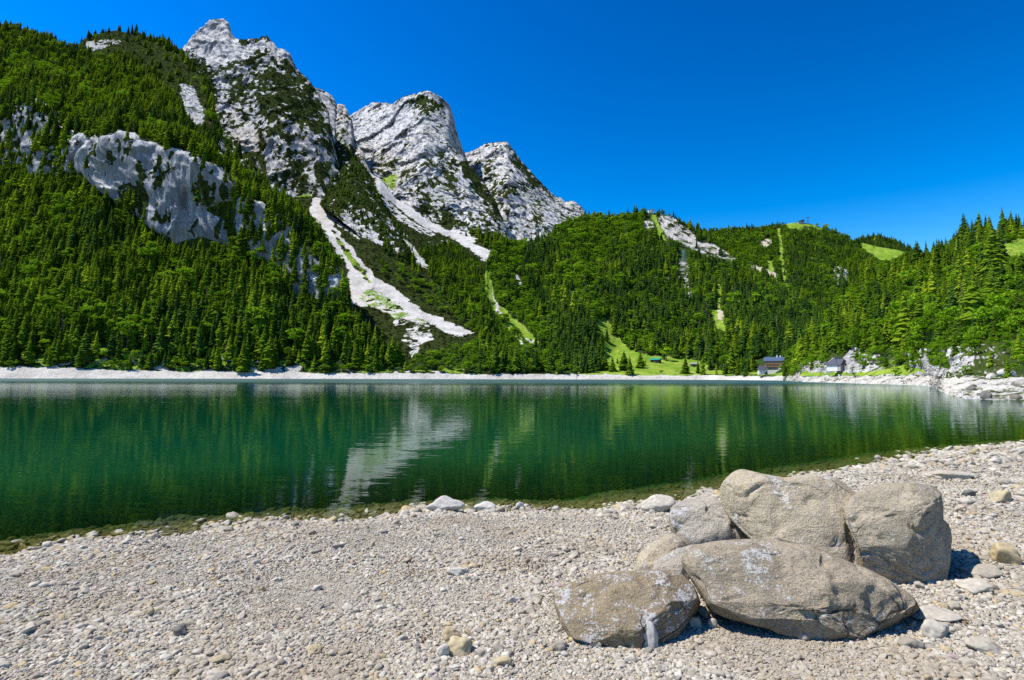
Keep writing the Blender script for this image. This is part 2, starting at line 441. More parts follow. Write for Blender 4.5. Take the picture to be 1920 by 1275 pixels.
 ('J', dict(rock=.1, grass=.35, conif=.1, broad=1), [(1640,688),(1655,665),(1700,668),(1715,690),(1660,700)]),
 ('J', dict(rock=.3, grass=.35, conif=.1, broad=1), [(1738,668),(1760,655),(1785,668),(1790,690),(1745,688)]),
 ('J', dict(rock=.3, grass=.35, conif=.2, broad=1), [(1890,670),(1920,640),(2460,620),(2460,712),(1900,708)]),
 ('J', dict(rock=1, tan=.2, conif=.3, broad=.1), [(1580,670),(1595,650),(1620,648),(1628,668),(1600,680)]),
 ('J', dict(rock=1, tan=.2, conif=.1, broad=.1), [(1765,652),(1800,648),(1808,665),(1780,672)]),
]
def class_map(letter):
    m = {k: np.zeros((Y1, X1 - X0), np.float32) for k in CH}
    if letter == 'A': m['conif'][:] = 1; m['broad'][:] = .10
    if letter == 'B': m['rock'][:] = 1; m['scrub'][:] = .5
    for L, vals, poly in POLYS:
        if L != letter: continue
        ins, sl_ = fill(poly)
        for k in CH:
            if k in vals: m[k][sl_][ins] = vals[k]
            elif L not in 'AB' or k in ('grass', 'scree', 'broad'): m[k][sl_][ins] = 0 if k in ('grass', 'scree', 'broad', 'rock', 'tan', 'scrub', 'conif') else m[k][sl_][ins]
    for k in CH:
        sg = 4.5 if k == 'scrub' and letter not in 'F' else (3.0 if k in ('conif', 'broad', 'rock') else 1.4)
        m[k] = gauss1(gauss1(m[k], sg, 0), sg, 1)
    return m

# ------------------------------------------------------------------ slope layers
# each: list of contour lines from foot to ridge, points (px, y, D) or (px, 'z', z, D)
SHORE_A = [(-320,'z',-1.2,460),(0,'z',-1.2,500),(300,'z',-1.2,540),(640,'z',-1.2,590),(760,'z',-1.2,600)]
LAYERS = {
 'A': dict(name='forested_slope', px=(-320, 762), h=20, amp=(18, 10, 6), bank=1, rocky=1.0, lines=[
   SHORE_A,
   [(-320,683,480),(0,685,520),(150,689,538),(300,694,560),(640,697.5,606),(760,699,612)],
   [(-320,380,840),(0,345,810),(100,350,785),(150,358,765),(180,362,752),(230,405,742),(270,425,733),(330,457,722),(430,458,728),(452,470,722),(500,505,708),(560,560,686),(620,602,655),(655,625,645),(700,672,630),(760,696,618)],
   [(-320,240,900),(0,225,860),(70,205,835),(130,262,800),(165,262,768),(200,256,758),(225,248,752),(290,272,742),(350,290,737),(400,319,733),(434,348,735),(450,364,738),(500,392,738),(560,440,722),(620,505,700),(640,540,690),(655,570,668),(700,660,636),(760,695,620)],
   [(-320,20,1350),(0,44,1250),(27,49,1240),(63,62,1220),(110,80,1190),(133,93,1160),(143,89,1180),(160,74,1230),(187,64,1270),(217,58,1300),(250,64,1300),(277,71,1290),(310,79,1270),(330,95,1240),(347,113,1200),(365,133,1160),(385,157,1110),(396,190,1030),(402,235,950),(420,275,900),(440,296,880),(480,333,855),(520,376,830),(550,398,815),(570,416,808),(590,442,790),(606,468,775),(620,495,755),(632,525,735),(640,548,718),(648,580,698),(660,625,668),(700,650,642),(760,694,622)]]),
 'B': dict(name='first_rocky_peak', px=(296, 662), h=11, amp=(40, 18, 4.5), bank=0, rocky=1.0, lines=[
   [(296,230,1300),(385,260,1280),(440,360,1230),(480,390,1220),(560,405,1215),(600,405,1215),(662,440,1240)],
   [(296,180,1480),(385,200,1440),(440,262,1320),(480,268,1330),(520,232,1350),(560,242,1340),(600,262,1330),(640,340,1300),(662,420,1250)],
   [(296,150,1600),(347,102,1640),(370,100,1650),(400,96,1640),(440,97,1620),(470,108,1600),(510,124,1570),(550,160,1520),(590,202,1480),(613,228,1450),(627,296,1380),(640,350,1310),(662,430,1255)],
   [(296,140,1650),(330,99,1680),(347,90,1690),(357,77,1700),(370,60,1710),(387,47,1720),(398,36,1720),(417,36,1720),(427,43,1715),(433,62,1705),(438,72,1700),(450,76,1695),(467,74,1690),(490,72,1680),(503,69,1670),(513,80,1660),(520,92,1650),(533,93,1640),(543,103,1625),(553,128,1600),(573,147,1570),(593,174,1530),(613,210,1490),(620,248,1460),(627,284,1420),(633,325,1370),(640,368,1310),(662,440,1260)]]),
 'C': dict(name='slender_rock_ridge', px=(572, 702), h=10, amp=(18, 10, 5), bank=0, rocky=1.0, lines=[
   [(572,370,1400),(620,380,1400),(660,372,1400),(702,372,1400)],
   [(572,200,1720),(590,166,1760),(600,169,1760),(617,177,1755),(627,188,1745),(629,201,1740),(635,195,1740),(643,197,1730),(649,205,1720),(652,215,1715),(657,224,1700),(663,262,1650),(680,288,1600),(693,327,1520),(702,360,1440)]]),
 'D': dict(name='pale_rock_dome', px=(628, 912), h=8, amp=(50, 20, 4.5), bank=0, rocky=1.0, lines=[
   [(628,372,1560),(700,340,1560),(760,385,1500),(912,446,1500)],
   [(628,300,1800),(700,285,1880),(720,275,1850),(760,270,1760),(800,265,1720),(840,280,1760),(870,330,1740),(912,440,1560)],
   [(628,270,2100),(645,230,2200),(658,219,2260),(680,203,2280),(700,193,2280),(723,194,2240),(737,196,2200),(747,188,2150),(760,181,2100),(780,177,2050),(790,173,2020),(807,173,2020),(823,181,2050),(840,197,2080),(847,217,2080),(853,243,2060),(860,263,2040),(870,290,2000),(885,330,1900),(912,420,1650)]]),
 'd': dict(name='scrub_topped_buttress', px=(736, 958), h=9, amp=(36, 16, 4.5), bank=0, rocky=1.0, lines=[
   [(736,385,1420),(773,402,1390),(807,424,1370),(847,440,1350),(890,452,1320),(958,462,1300)],
   [(736,372,1500),(748,335,1620),(760,312,1680),(780,279,1740),(797,260,1760),(815,265,1760),(847,278,1740),(873,301,1720),(897,334,1680),(923,368,1630),(943,418,1530),(958,455,1400)]]),
 'E': dict(name='third_rocky_peak', px=(862, 1112), h=8, amp=(40, 16, 4.5), bank=0, rocky=1.0, lines=[
   [(862,470,1620),(950,480,1600),(1112,470,1600)],
   [(862,380,1900),(900,350,1950),(950,350,1850),(1000,385,1850),(1050,410,1850),(1112,440,1800)],
   [(862,300,2250),(872,289,2250),(890,282,2240),(907,273,2230),(923,268,2220),(950,267,2200),(960,280,2180),(980,307,2160),(1000,330,2140),(1020,350,2120),(1040,370,2100),(1050,372,2100),(1060,380,2090),(1073,378,2100),(1087,387,2090),(1097,400,2060),(1112,430,1950)]]),
 'F': dict(name='scree_apron', px=(536, 1082), h=15, amp=(7, 3, 1.2), bank=1, rocky=0.3, lines=[
   [(536,'z',-1.2,578),(1082,'z',-1.2,610)],
   [(536,697.5,592),(800,699,605),(1082,701.5,622)],
   [(536,640,700),(700,620,740),(800,635,720),(900,655,700),(1000,675,680),(1082,695,640)],
   [(536,450,980),(600,440,1010),(700,450,1030),(800,510,980),(900,560,900),(1000,650,760),(1082,692,660)],
   [(536,374,1180),(580,363,1230),(605,352,1280),(640,350,1300),(690,320,1470),(700,328,1460),(713,335,1440),(743,373,1400),(773,390,1370),(807,413,1340),(847,430,1320),(890,438,1300),(940,446,1270),(1000,480,1150),(1040,570,920),(1082,688,680)]]),
 'K': dict(name='pine_covered_knob', px=(602, 764), h=10, amp=(10, 6, 3), bank=0, rocky=0.8, lines=[
   [(602,390,1110),(612,396,1100),(626,404,1085),(650,424,1060),(680,448,1040),(713,470,1010),(740,478,1000),(764,486,980)],
   [(602,386,1150),(640,388,1130),(680,400,1110),(713,420,1080),(740,452,1040),(764,482,990)],
   [(602,382,1170),(613,366,1200),(620,345,1240),(637,325,1280),(650,305,1310),(660,300,1320),(675,305,1320),(686,318,1300),(693,334,1280),(703,358,1250),(712,375,1220),(730,407,1150),(747,438,1090),(764,480,1000)]]),
 'G': dict(name='forested_hill', px=(893, 1624), h=17, amp=(14, 6, 2), bank=1, rocky=0.7, lines=[
   [(893,'z',-1.2,598),(1120,'z',-1.2,612),(1330,'z',-1.2,600),(1400,'z',-1.2,560),(1450,'z',-1.2,520),(1500,'z',-1.2,420),(1560,'z',-1.2,340),(1624,'z',-1.2,300)],
   [(893,700,612),(1100,702,626),(1330,703.5,614),(1400,703.5,574),(1450,704.5,534),(1500,705.5,434),(1560,706,350),(1624,706.5,310)],
   [(893,692,645),(1000,694,650),(1100,692,660),(1130,670,740),(1160,660,780),(1200,666,750),(1250,672,740),(1290,676,735),(1320,686,690),(1350,694,640),(1400,696,610),(1450,697,570),(1500,697,460),(1624,700,325)],
   [(893,672,700),(905,640,740),(1000,620,800),(1100,570,870),(1200,565,910),(1300,575,910),(1400,600,850),(1500,645,650),(1580,690,400),(1624,697,340)],
   [(893,660,740),(899,600,830),(905,545,920),(912,500,1000),(920,480,1030),(935,464,1060),(960,457,1100),(1000,452,1120),(1030,447,1130),(1045,430,1170),(1060,420,1200),(1097,409,1250),(1131,409,1280),(1173,405,1290),(1201,400,1300),(1218,398,1300),(1241,401,1300),(1263,409,1290),(1286,421,1280),(1311,438,1250),(1342,461,1200),(1379,484,1150),(1399,504,1100),(1453,538,1020),(1500,567,900),(1540,610,760),(1580,665,520),(1624,696,345)]]),
 'H': dict(name='far_wooded_hill', px=(1262, 1764), h=15, amp=(18, 8, 2.5), bank=0, rocky=0.6, lines=[
   [(1262,500,1300),(1400,570,1230),(1500,620,1100),(1600,660,950),(1764,665,850)],
   [(1262,450,1750),(1311,436,1850),(1342,432,1880),(1371,430,1900),(1400,430,1920),(1427,429,1930),(1452,425,1940),(1486,418,1950),(1517,419,1950),(1545,428,1940),(1572,440,1920),(1597,450,1900),(1640,462,1850),(1680,468,1820),(1700,474,1800),(1720,482,1780),(1764,495,1700)]]),
 'I': dict(name='distant_pine_ridge', px=(1572, 1804), h=17, amp=(10, 5, 2), bank=0, rocky=0.3, lines=[
   [(1572,520,2000),(1804,520,2000)],
   [(1572,470,2300),(1600,460,2320),(1614,449,2340),(1641,445,2340),(1669,453,2330),(1693,463,2320),(1714,474,2300),(1760,482,2280),(1804,490,2260)]]),
 'J': dict(name='right_slope', px=(1468, 2440), h=14.5, amp=(5, 3.0, 1.3), bank=1, rocky=1.0, lines=[
   [(1468,'z',-.4,460),(1503,'z',-.4,327),(1607,'z',-.4,240),(1710,'z',-.4,189),(1745,'z',-.4,160),(1759,'z',-.4,118),(1774,'z',-.4,80),(1790,'z',-.4,67),(1814,'z',-.4,60),(1920,'z',-.4,56),(2100,'z',-.4,52),(2440,'z',-.4,50)],
   [(1468,704.5,480),(1503,705.5,352),(1607,707,264),(1710,707,214),(1745,708,196),(1774,711,130),(1814,711,104),(1920,711,92),(2440,712,84)],
   [(1468,694,500),(1503,686,376),(1560,682,320),(1607,678,288),(1660,670,262),(1710,667,238),(1774,664,176),(1814,660,150),(1880,650,134),(1920,648,128),(2440,640,116)],
   [(1468,692,508),(1500,675,396),(1560,635,362),(1607,612,342),(1710,585,302),(1830,565,238),(1920,552,222),(2440,500,200)],
   [(1468,690,515),(1484,685,440),(1497,674,410),(1510,662,412),(1530,628,432),(1560,592,452),(1580,572,462),(1610,540,482),(1640,522,490),(1680,505,500),(1714,496,500),(1745,486,490),(1773,472,480),(1800,458,470),(1831,447,452),(1860,447,440),(1890,435,430),(1920,438,420),(2000,412,402),(2440,300,380)]]),
}
SURF = {}
def build_layer(L, spec):
    p0, p1 = spec['px']
    cs = np.arange(p0, p1 + 0.1, 1.8 if L not in 'AJ' else 2.0)
    ys, Ds = [], []
    for ln in spec['lines']:
        ax = np.array([q[0] for q in ln], float); aD = np.array([q[-1] for q in ln], float)
        D = np.interp(cs, ax, aD)
        if ln[0][1] == 'z':
            y = y_of_z(cs, np.interp(cs, ax, [q[2] for q in ln]), D)
        else:
            y = np.interp(cs, ax, [q[1] for q in ln])
        ys.append(y); Ds.append(D)
    for k in range(len(ys) - 2, -1, -1):
        ys[k] = np.maximum(ys[k], ys[k + 1] + 0.4)
    for k in range(1, len(ys)):
        Ds[k] = np.maximum(Ds[k], Ds[k - 1] + 2.0)
    Y, D, seg = [], [], []
    nl = len(ys)
    for k in range(nl - 1):
        n = int(max(5, min(200, np.percentile(np.abs(ys[k] - ys[k + 1]), 90) / 1.7)))
        if spec['bank'] and k == 0: n = 14 if L != 'J' else 60
        for i in range(n + (1 if k == nl - 2 else 0)):
            t = i / n
            Y.append(ys[k] * (1 - t) + ys[k + 1] * t)
            D.append(Ds[k] * (1 - t) + Ds[k + 1] * t)
            seg.append(k + t)
    Y = np.array(Y); D = np.array(D); seg = np.array(seg)
    nf = len(Y)
    Dsm = gauss1(gauss1(D, 3.0, 0), 5.0, 1)
    w = np.clip(seg - (1.0 if spec['bank'] else 0.0), 0, 1)[:, None]
    w = np.clip(w * 6, 0, 1)
    D = D * (1 - w) + Dsm * w
    px = np.broadcast_to(cs, Y.shape)
    P = at(px, Y, D)
    # far side, falling away behind the ridge
    back = []
    top = P[-1]; dirv = top.copy(); dirv[:, 2] = 0
    dirv /= np.linalg.norm(dirv, axis=1, keepdims=True)
    dd = np.array([4, 9, 16, 26, 40, 60, 90, 130, 190, 270, 380])
    for q in dd:
        b = top + dirv * q; b[:, 2] = np.maximum(top[:, 2] - 0.75 * q - 6 * (1 - math.exp(-q / 10)), -6)
        back.append(b)
    P = np.concatenate([P, np.array(back)], 0)
    segf = np.concatenate([seg, np.full(len(dd), seg[-1] + .5)])
    Yf = np.concatenate([Y, np.broadcast_to(Y[-1], (len(dd), len(cs)))])
    pxf = np.broadcast_to(cs, Yf.shape)
    # class sampling with a natural wobble of the borders
    cm = class_map(L)
    wob = 7 if L not in 'F' else 4
    qx = pxf + wob * perlin(P * 0.02) + 3 * perlin(P * 0.07)
    qy = Yf + wob * perlin(P * 0.02 + 50) + 3 * perlin(P * 0.07 + 50)
    qx[-len(dd):] = pxf[-len(dd):]; qy[-len(dd):] = Yf[-len(dd):] + 4
    ix = np.clip(np.round(qx - X0).astype(int), 0, X1 - X0 - 1); iy = np.clip(np.round(qy).astype(int), 0, Y1 - 1)
    at_ = {k: cm[k][iy, ix].copy() for k in CH}
    if L in 'AFGHJ':
        cl = sstep(perlin(P * .013 + 70) + .5 * perlin(P * .04 + 7), .22, .50) * at_['conif']
        at_['broad'] = np.clip(at_['broad'] + (.55 if L != 'J' else .3) * cl, 0, 1); at_['conif'] = at_['conif'] * (1 - .6 * cl)
        at_['conif'] = at_['conif'] * (.45 + .55 * sstep(perlin(P * .03 + 20) + .5 * perlin(P * .09), -.42, -.10))
    nn = .40 * perlin(P * np.array([.022, .022, .012]) + 11) + .60 * perlin(P * np.array([.075, .075, .028]) + 5) + .35 * perlin(P * .17)
    nn = nn + .4 * perlin(P * np.array([.16, .16, .06]) + 33) * (L == 'A')
    at_['scrub'] = sstep(at_['scrub'] * (.95 if L != 'F' else 1.15) + nn, .46, .60) * (at_['scrub'] > .06)
    if spec['bank']:
        edge_ = (.22 * perlin(P * .035) + .14 * perlin(P * .12 + 8)) * (L != 'J')
        b = np.clip(1.02 - segf[:, None] + edge_, 0, 1) * 6
        b = np.clip(b, 0, 1) * np.ones_like(Yf)
        at_['scree'] = np.maximum(at_['scree'] * (1 - b), b) if L != 'J' else np.maximum(at_['scree'], b * .5)
        for k in ('conif', 'broad', 'grass', 'scrub'): at_[k] = at_[k] * (1 - b)
        if L != 'J':
            at_['rock'] = at_['rock'] * (1 - b)
            g = np.exp(-((segf[:, None] - 1.05 - edge_) / 0.045) ** 2) * np.ones_like(Yf); at_['tan'] = np.maximum(at_['tan'], b * .22)
            at_['grass'] = np.maximum(at_['grass'], g); at_['conif'] *= (1 - g * .9)
            at_['broad'] = np.maximum(at_['broad'] * (1 - g), g * .25)
    # relief
    a1, a2, a3 = spec['amp']
    du = np.gradient(P, axis=1); dv = np.gradient(P, axis=0)
    N = np.cross(du, dv); N /= np.linalg.norm(N, axis=-1, keepdims=True) + 1e-9
    N[N[..., 1] > 0.6] *= 1
    st = np.array([1, 1, 0.20])
    rk = np.clip(at_['rock'] * spec['rocky'], 0, 1)
    lam = 1.0 if L != 'J' else 4.0
    shear = np.stack([P[..., 0] + .35 * P[..., 2], P[..., 1], P[..., 2]], -1)
    wv = np.stack([perlin(P / 90.0), perlin(P / 90.0 + 40), perlin(P / 90.0 + 80)], -1)
    PS = (shear + 26 / lam * wv) * st
    big = ridged(PS / (190.0 / lam) + 3.1, 2)
    mid = ridged(PS / (60.0 / lam) + 9.7, 3)
    fin = ridged(PS * np.array([1, 1, 1.6]) / (19.0 / lam), 2, .6)
    cut = ridged((P + 10 / lam * wv) * np.array([.35, .35, 1.3]) / (34.0 / lam), 2)
    rr = gauss1(gauss1(rk, 3, 0), 3, 1)
    d = a1 * big * (0.35 + 0.65 * rr) + a2 * mid * (0.25 + 0.75 * rr)
    df = a3 * (fin * 1.2 + cut * 0.35) * (0.3 + 0.7 * rr)
    sc = np.abs(at_['scree']) * (L == 'F')
    d *= (1 - 0.75 * sc); df *= (1 - 0.75 * sc)
    d -= 0.25 * a1 * rr
    if spec['bank']:
        e = np.clip(segf / (0.9 if L != 'J' else .25), 0, 1)[:, None]
        lowf = np.clip((segf - 1) * 1.5, 0.06 if L != 'J' else .35, 1)[:, None]
        d = d * e * lowf; df = df * e * lowf
        if L == 'G': 
            me_ = np.clip(1 - at_['grass'] * 1.0, .1, 1); d *= me_; df *= me_
    fade = np.ones(len(cs)); 
    ray = P - np.array([0, 0, CAMZ]); ray /= np.linalg.norm(ray, axis=-1, keepdims=True)
    P = P - ray * (d * 1.25)[..., None] + N * df[..., None]
    if L == 'J':
        tl = np.stack([P[..., 0] + .5 * P[..., 2], P[..., 1] * .6, P[..., 2] * 1.6 - .35 * P[..., 0]], -1)
        rz = .6 * ridged(tl / 5.5, 3) + .6 * ridged(tl / 1.9 + 7, 3, .6)
        lowb = np.clip(2.3 - segf, 0, 1)[:, None] * np.clip(segf * 6, 0, 1)[:, None]
        P[..., 2] += ((rz - .35) * 0.95 * lowb * (0.4 + .6 * rr)) * np.clip(P[..., 1] / 120, .45, 1.6)
    me = mesh_np(spec['name'], P.reshape(-1, 3), grid_faces(*P.shape[:2]))
    for k in ('rock', 'scree', 'grass', 'scrub', 'tan'): fattr(me, k, at_[k])
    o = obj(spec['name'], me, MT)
    tag(o, kind='structure')
    SURF[L] = dict(P=P, px=pxf, seg=segf, attr=at_, nf=nf, spec=spec, N=N)
for L_, s_ in LAYERS.items():
    build_layer(L_, s_)

# ------------------------------------------------------------------ near shore: beach and lake bed
def gz(px, y): # on water plane
    D = F * CAMZ / (y - yh(px)); p = at(np.array(float(px)), np.array(float(y)), np.array(D)); return p[:2]
SH_PX = [(0,1043),(78,1033),(156,1018),(234,1007),(312,1002),(391,995),(469,988),(573,980),(677,973),(755,965),(830,960),(911,960),(1000,959),(1144,960),(1230,952),(1340,932),(1450,910),(1532,898),(1623,883),(1719,868),(1815,847),(1920,836)]
SHL = [np.array([-60, -22.]), np.array([-26, -5.]), np.array([-12, 4.2])] + [gz(*q) for q in SH_PX] + [np.array([24, 22.5]), np.array([36, 30.]), np.array([52, 41.]), np.array([75, 50.]), np.array([160, 60.])]
SHL = np.array(SHL)
def shore_dist(xy):
    A = SHL[:-1]; B = SHL[1:]
    best = np.full(xy.shape[0], 1e9); sg = np.zeros(xy.shape[0])
    for a, b in zip(A, B):
        ab = b - a; t = np.clip(((xy - a) @ ab) / (ab @ ab), 0, 1)
        c = a + t[:, None] * ab; dv = xy - c; d = np.hypot(dv[:, 0], dv[:, 1])
        s = ab[0] * dv[:, 1] - ab[1] * dv[:, 0]
        m = d < best
        best[m] = d[m]; sg[m] = s[m]
    return np.where(sg < 0, best, -best)       # positive on land
def bed_z(xy, detail=True):
    s = shore_dist(xy)
    P3 = np.concatenate([xy, np.zeros((len(xy), 1))], 1)
    if detail:
        s = s + 0.10 * perlin(P3 * 1.3) + 0.05 * perlin(P3 * 4.1)
    land = 0.12 * (1 - np.exp(-np.maximum(s, 0) / 0.5)) + 0.062 * np.clip(s, 0, 8.5) + 0.10 * np.clip(s - 8.5, 0, 30)
    right = sstep(xy[:, 0], 6, 20)
    land = land + right * 0.06 * np.clip(s, 0, 12)
    q_ = np.clip(-s, 0, 14); wat = -0.08 * q_ - 0.026 * q_ ** 2 - 0.12 * np.clip(-s - 14, 0, 40)
    z = np.where(s > 0, land, wat)
    if detail:
        z = z + 0.035 * perlin(P3 * 0.7) * (s > -3) + 0.018 * perlin(P3 * 2.2)
    return z
def ground_at(px, y, lift=0.0):
    D = F * 1.7 / (y - yh(px))
    for _ in range(25):
        p = at(np.array(float(px)), np.array(float(y)), np.array(D))
        z = bed_z(p[None, :2])[0] + lift
        r = rays(np.array(float(px)), np.array(float(y)))
        D = 0.5 * D + 0.5 * (z - CAMZ) / r[2]
    p = at(np.array(float(px)), np.array(float(y)), np.array(D))
    return p
th = np.concatenate([np.linspace(-180, -52, 60, endpoint=False), np.linspace(-52, 52, 620, endpoint=False), np.linspace(52, 180, 60, endpoint=False)])
rr_ = np.concatenate([[0.3, 0.8, 1.5, 2.0], np.geomspace(2.4, 30, 420), np.geomspace(31, 9000, 90)])
T, R = np.meshgrid(np.radians(th), rr_)
gx = R * np.sin(T); gy = R * np.cos(T)
xy = np.stack([gx.ravel(), gy.ravel()], 1)
z = bed_z(xy)
P3 = np.concatenate([xy, np.zeros((len(xy), 1))], 1)
nearm = np.exp(-np.hypot(xy[:, 0], xy[:, 1]) / 14)
z += nearm * (0.012 * perlin(P3 * 11) + 0.008 * perlin(P3 * 27))
V = np.concatenate([xy, z[:, None]], 1)
me = mesh_np('ground', V, grid_faces(len(rr_), len(th), wrap=True))
def beach_material():
    t = NT('beach_gravel_ground')
    P = t.geo().outputs['Position']
    v = t.n('ShaderNodeTexVoronoi'); t.l(P, v.inputs['Vector']); v.inputs['Scale'].default_value = 42
    v2 = t.n('ShaderNodeTexVoronoi'); t.l(P, v2.inputs['Vector']); v2.inputs['Scale'].default_value = 95
    n = t.noise(P, 1.1, 5); nf = t.noise(P, 30, 5)
    sv = t.n('ShaderNodeSeparateColor'); t.l(v.outputs['Color'], sv.inputs[0])
    c = t.mix(sv.outputs[0], (0.29, 0.25, 0.185), (0.49, 0.435, 0.34))
    c = t.mix(t.step(n, .55, .7), c, (0.36, 0.30, 0.215))
    c = t.mix(t.math('MULTIPLY', t.step(nf, .5, .75), .5), c, (0.2, 0.175, 0.14))
    h = t.math('ADD', t.math('MULTIPLY', v.outputs['Distance'], -1.0), t.math('MULTIPLY', v2.outputs['Distance'], -0.5))
    sp = t.n('ShaderNodeSeparateXYZ'); t.l(P, sp.inputs[0])
    wet = t.step(sp.outputs[2], -0.06, 0.012)
    c = t.mix(wet, t.mix(0.55, c, (0.10, 0.10, 0.04)), c)
    nb = t.bump(h, 0.8, 0.02)
    return t.end(t.diffuse(c, nb))
g_o = obj('ground', me, beach_material()); tag(g_o, kind='structure')

# ------------------------------------------------------------------ water
def water_material():
    t = NT('lake_water')
    P = t.geo().outputs['Position']
    dep = t.attr('depth').outputs['Fac']
    n1 = t.noise(t.scaled(P, (0.8, 2.2, 1.0)), 1.9, 2, 0.5, 0.3)
    n2 = t.noise(t.scaled(P, (0.6, 2.4, 1.0)), 0.42, 2, 0.5, 0.4)
    patch = t.step(t.noise(t.scaled(P, (0.6, 1.6, 1.0)), 0.012, 3, 0.55), 0.35, 0.65, 0.45, 1.0)
    sp = t.n('ShaderNodeSeparateXYZ'); t.l(P, sp.inputs[0])
    far = t.step(sp.outputs[1], 70.0, 300.0, 1.0, 4.0)
    h = t.math('ADD', t.math('MULTIPLY', n1, 0.011), t.math('MULTIPLY', n2, 0.034))
    h = t.math('MULTIPLY', h, t.math('MULTIPLY', patch, far))
    nb = t.bump(h, 0.5, 1.0)
    wind = t.noise(t.scaled(P, (0.5, 1.4, 1.0)), 0.006, 2)
    rgh = t.step(t.math('ADD', sp.outputs[1], t.math('MULTIPLY', t.math('SUBTRACT', wind, .5), 160.0)), 120.0, 300.0, 0.03, 0.32)
    fr = t.n('ShaderNodeFresnel'); fr.inputs[0].default_value = 1.33; t.l(nb, fr.inputs[1])
    gl = t.n('ShaderNodeBsdfGlossy'); t.l(rgh, gl.inputs['Roughness']); t.l(nb, gl.inputs['Normal'])
    gl.inputs['Color'].default_value = (0.74, 0.82, 0.80, 1)
    tr = t.n('ShaderNodeBsdfTransparent')
    tint = t.mix(t.math('MULTIPLY', dep, 1.6, clamp=True), (0.82, 0.81, 0.62), (0.05, 0.34, 0.12))
    t.l(tint, tr.inputs[0])
    big = t.noise(P, 0.02, 2)
    body = t.mix(t.step(dep, 0.3, 5.0), (0.004, 0.050, 0.015), (0.001, 0.056, 0.024))
    df = t.diffuse(body)
    mx = t.n('ShaderNodeMixShader'); t.l(t.math('POWER', t.math('MULTIPLY', dep, 0.55, clamp=True), 0.85), mx.inputs[0]); t.l(tr.outputs[0], mx.inputs[1]); t.l(df, mx.inputs[2])
    m2 = t.n('ShaderNodeMixShader'); t.l(t.math('MULTIPLY', fr.outputs[0], t.step(sp.outputs[1], 120.0, 320.0, 1.0, .5)), m2.inputs[0]); t.l(mx.outputs[0], m2.inputs[1]); t.l(gl.outputs[0], m2.inputs[2])
    return t.end(m2.outputs[0])
th2 = np.radians(np.linspace(-86, 86, 420)); r2 = np.concatenate([np.geomspace(4.5, 60, 240), np.geomspace(62, 1500, 70)])
T, R = np.meshgrid(th2, r2); wx = R * np.sin(T); wy = R * np.cos(T)
wxy = np.stack([wx.ravel(), wy.ravel()], 1)
dep = -bed_z(wxy)
keep = wxy[:, 1] < 760
me = mesh_np('lake_water', np.concatenate([wxy, np.zeros((len(wxy), 1))], 1), grid_faces(len(r2), len(th2)))
fattr(me, 'depth', np.clip(dep, 0, 30))
w_o = obj('lake_water', me, water_material()); tag(w_o, kind='structure')

# ------------------------------------------------------------------ stones
def ico(sub):
    import bmesh
    bm = bmesh.new(); bmesh.ops.create_icosphere(bm, subdivisions=sub, radius=1.0)
    v = np.array([q.co[:] for q in bm.verts]); f = np.array([[w.index for w in q.verts] for q in bm.faces]); bm.free()
    return v, f
ICO7 = ico(7); ICO2 = ico(2); ICO3 = ico(3); ICO4 = ico(4)
def stone_mesh(name, base, seed, planes=9, soft=10.0, rough=0.06, dims=(1, .78, .52)):
    r = np.random.default_rng(seed)
    v, f = base
    n = r.normal(size=(planes, 3)); n /= np.linalg.norm(n, axis=1, keepdims=True)
    n = np.concatenate([n, -n * r.uniform(.8, 1.2, (planes, 1))])
    n /= np.linalg.norm(n, axis=1, keepdims=True)
    d = r.uniform(.72, 1.05, len(n))
    k = np.maximum(v @ n.T, 0) / d
    rad = 1.0 / ((k ** soft).sum(1) ** (1 / soft))
    rad = np.minimum(rad, 1.25)
    rad *= 1 + rough * fbm(v * 1.7 + seed * 3.3, 3)
    p = v * rad[:, None] * np.array(dims)
    return mesh_np(name, p, f)
def stone_material(name, a, b, c, spec=0.0):
    t = NT(name)
    oi = t.n('ShaderNodeObjectInfo'); g = t.n('ShaderNodeTexCoord').outputs['Object']
    P = t.geo().outputs['Position']
    w = t.noise(P, 22, 5, .65); big = t.noise(P, 0.8, 3)
    col = t.mix(oi.outputs['Random'], a, b)
    rsq = t.math('FRACT', t.math('MULTIPLY', oi.outputs['Random'], 17.3))
    col = t.mix(t.step(rsq, .86, .97), col, c)
    col = t.mix(t.math('MULTIPLY', t.step(rsq, .0, .12, 1, 0), .75), col, (0.17, 0.155, 0.13))
    col = t.mix(t.step(w, .3, .75), t.mix(.45, col, (0.16, 0.14, 0.11)), col)
    col = t.mix(t.math('MULTIPLY', t.step(big, .50, .66), .45), col, (0.30, 0.235, 0.15))
    sp = t.n('ShaderNodeSeparateXYZ'); t.l(P, sp.inputs[0])
    wet = t.step(sp.outputs[2], -0.05, 0.03)
    col = t.mix(wet, t.mix(0.55, col, (0.12, 0.11, 0.045)), col)
    return t.end(t.diffuse(col, t.bump(w, .5, .01)))
M_PEB = stone_material('pebble_limestone', (0.365, 0.315, 0.23), (0.64, 0.575, 0.45), (0.52, 0.39, 0.20))
M_WHITE = stone_material('white_stone', (0.56, 0.515, 0.43), (0.66, 0.61, 0.52), (0.60, 0.55, 0.44))
M_YEL = stone_material('yellow_stone', (0.52, 0.41, 0.22), (0.58, 0.46, 0.27), (0.55, 0.45, 0.25))
M_DARK = stone_material('dark_stone', (0.12, 0.115, 0.105), (0.17, 0.16, 0.14), (0.14, 0.13, 0.11))
M_PINK = stone_material('pinkish_stone', (0.46, 0.35, 0.30), (0.50, 0.40, 0.34), (0.48, 0.36, 0.31))

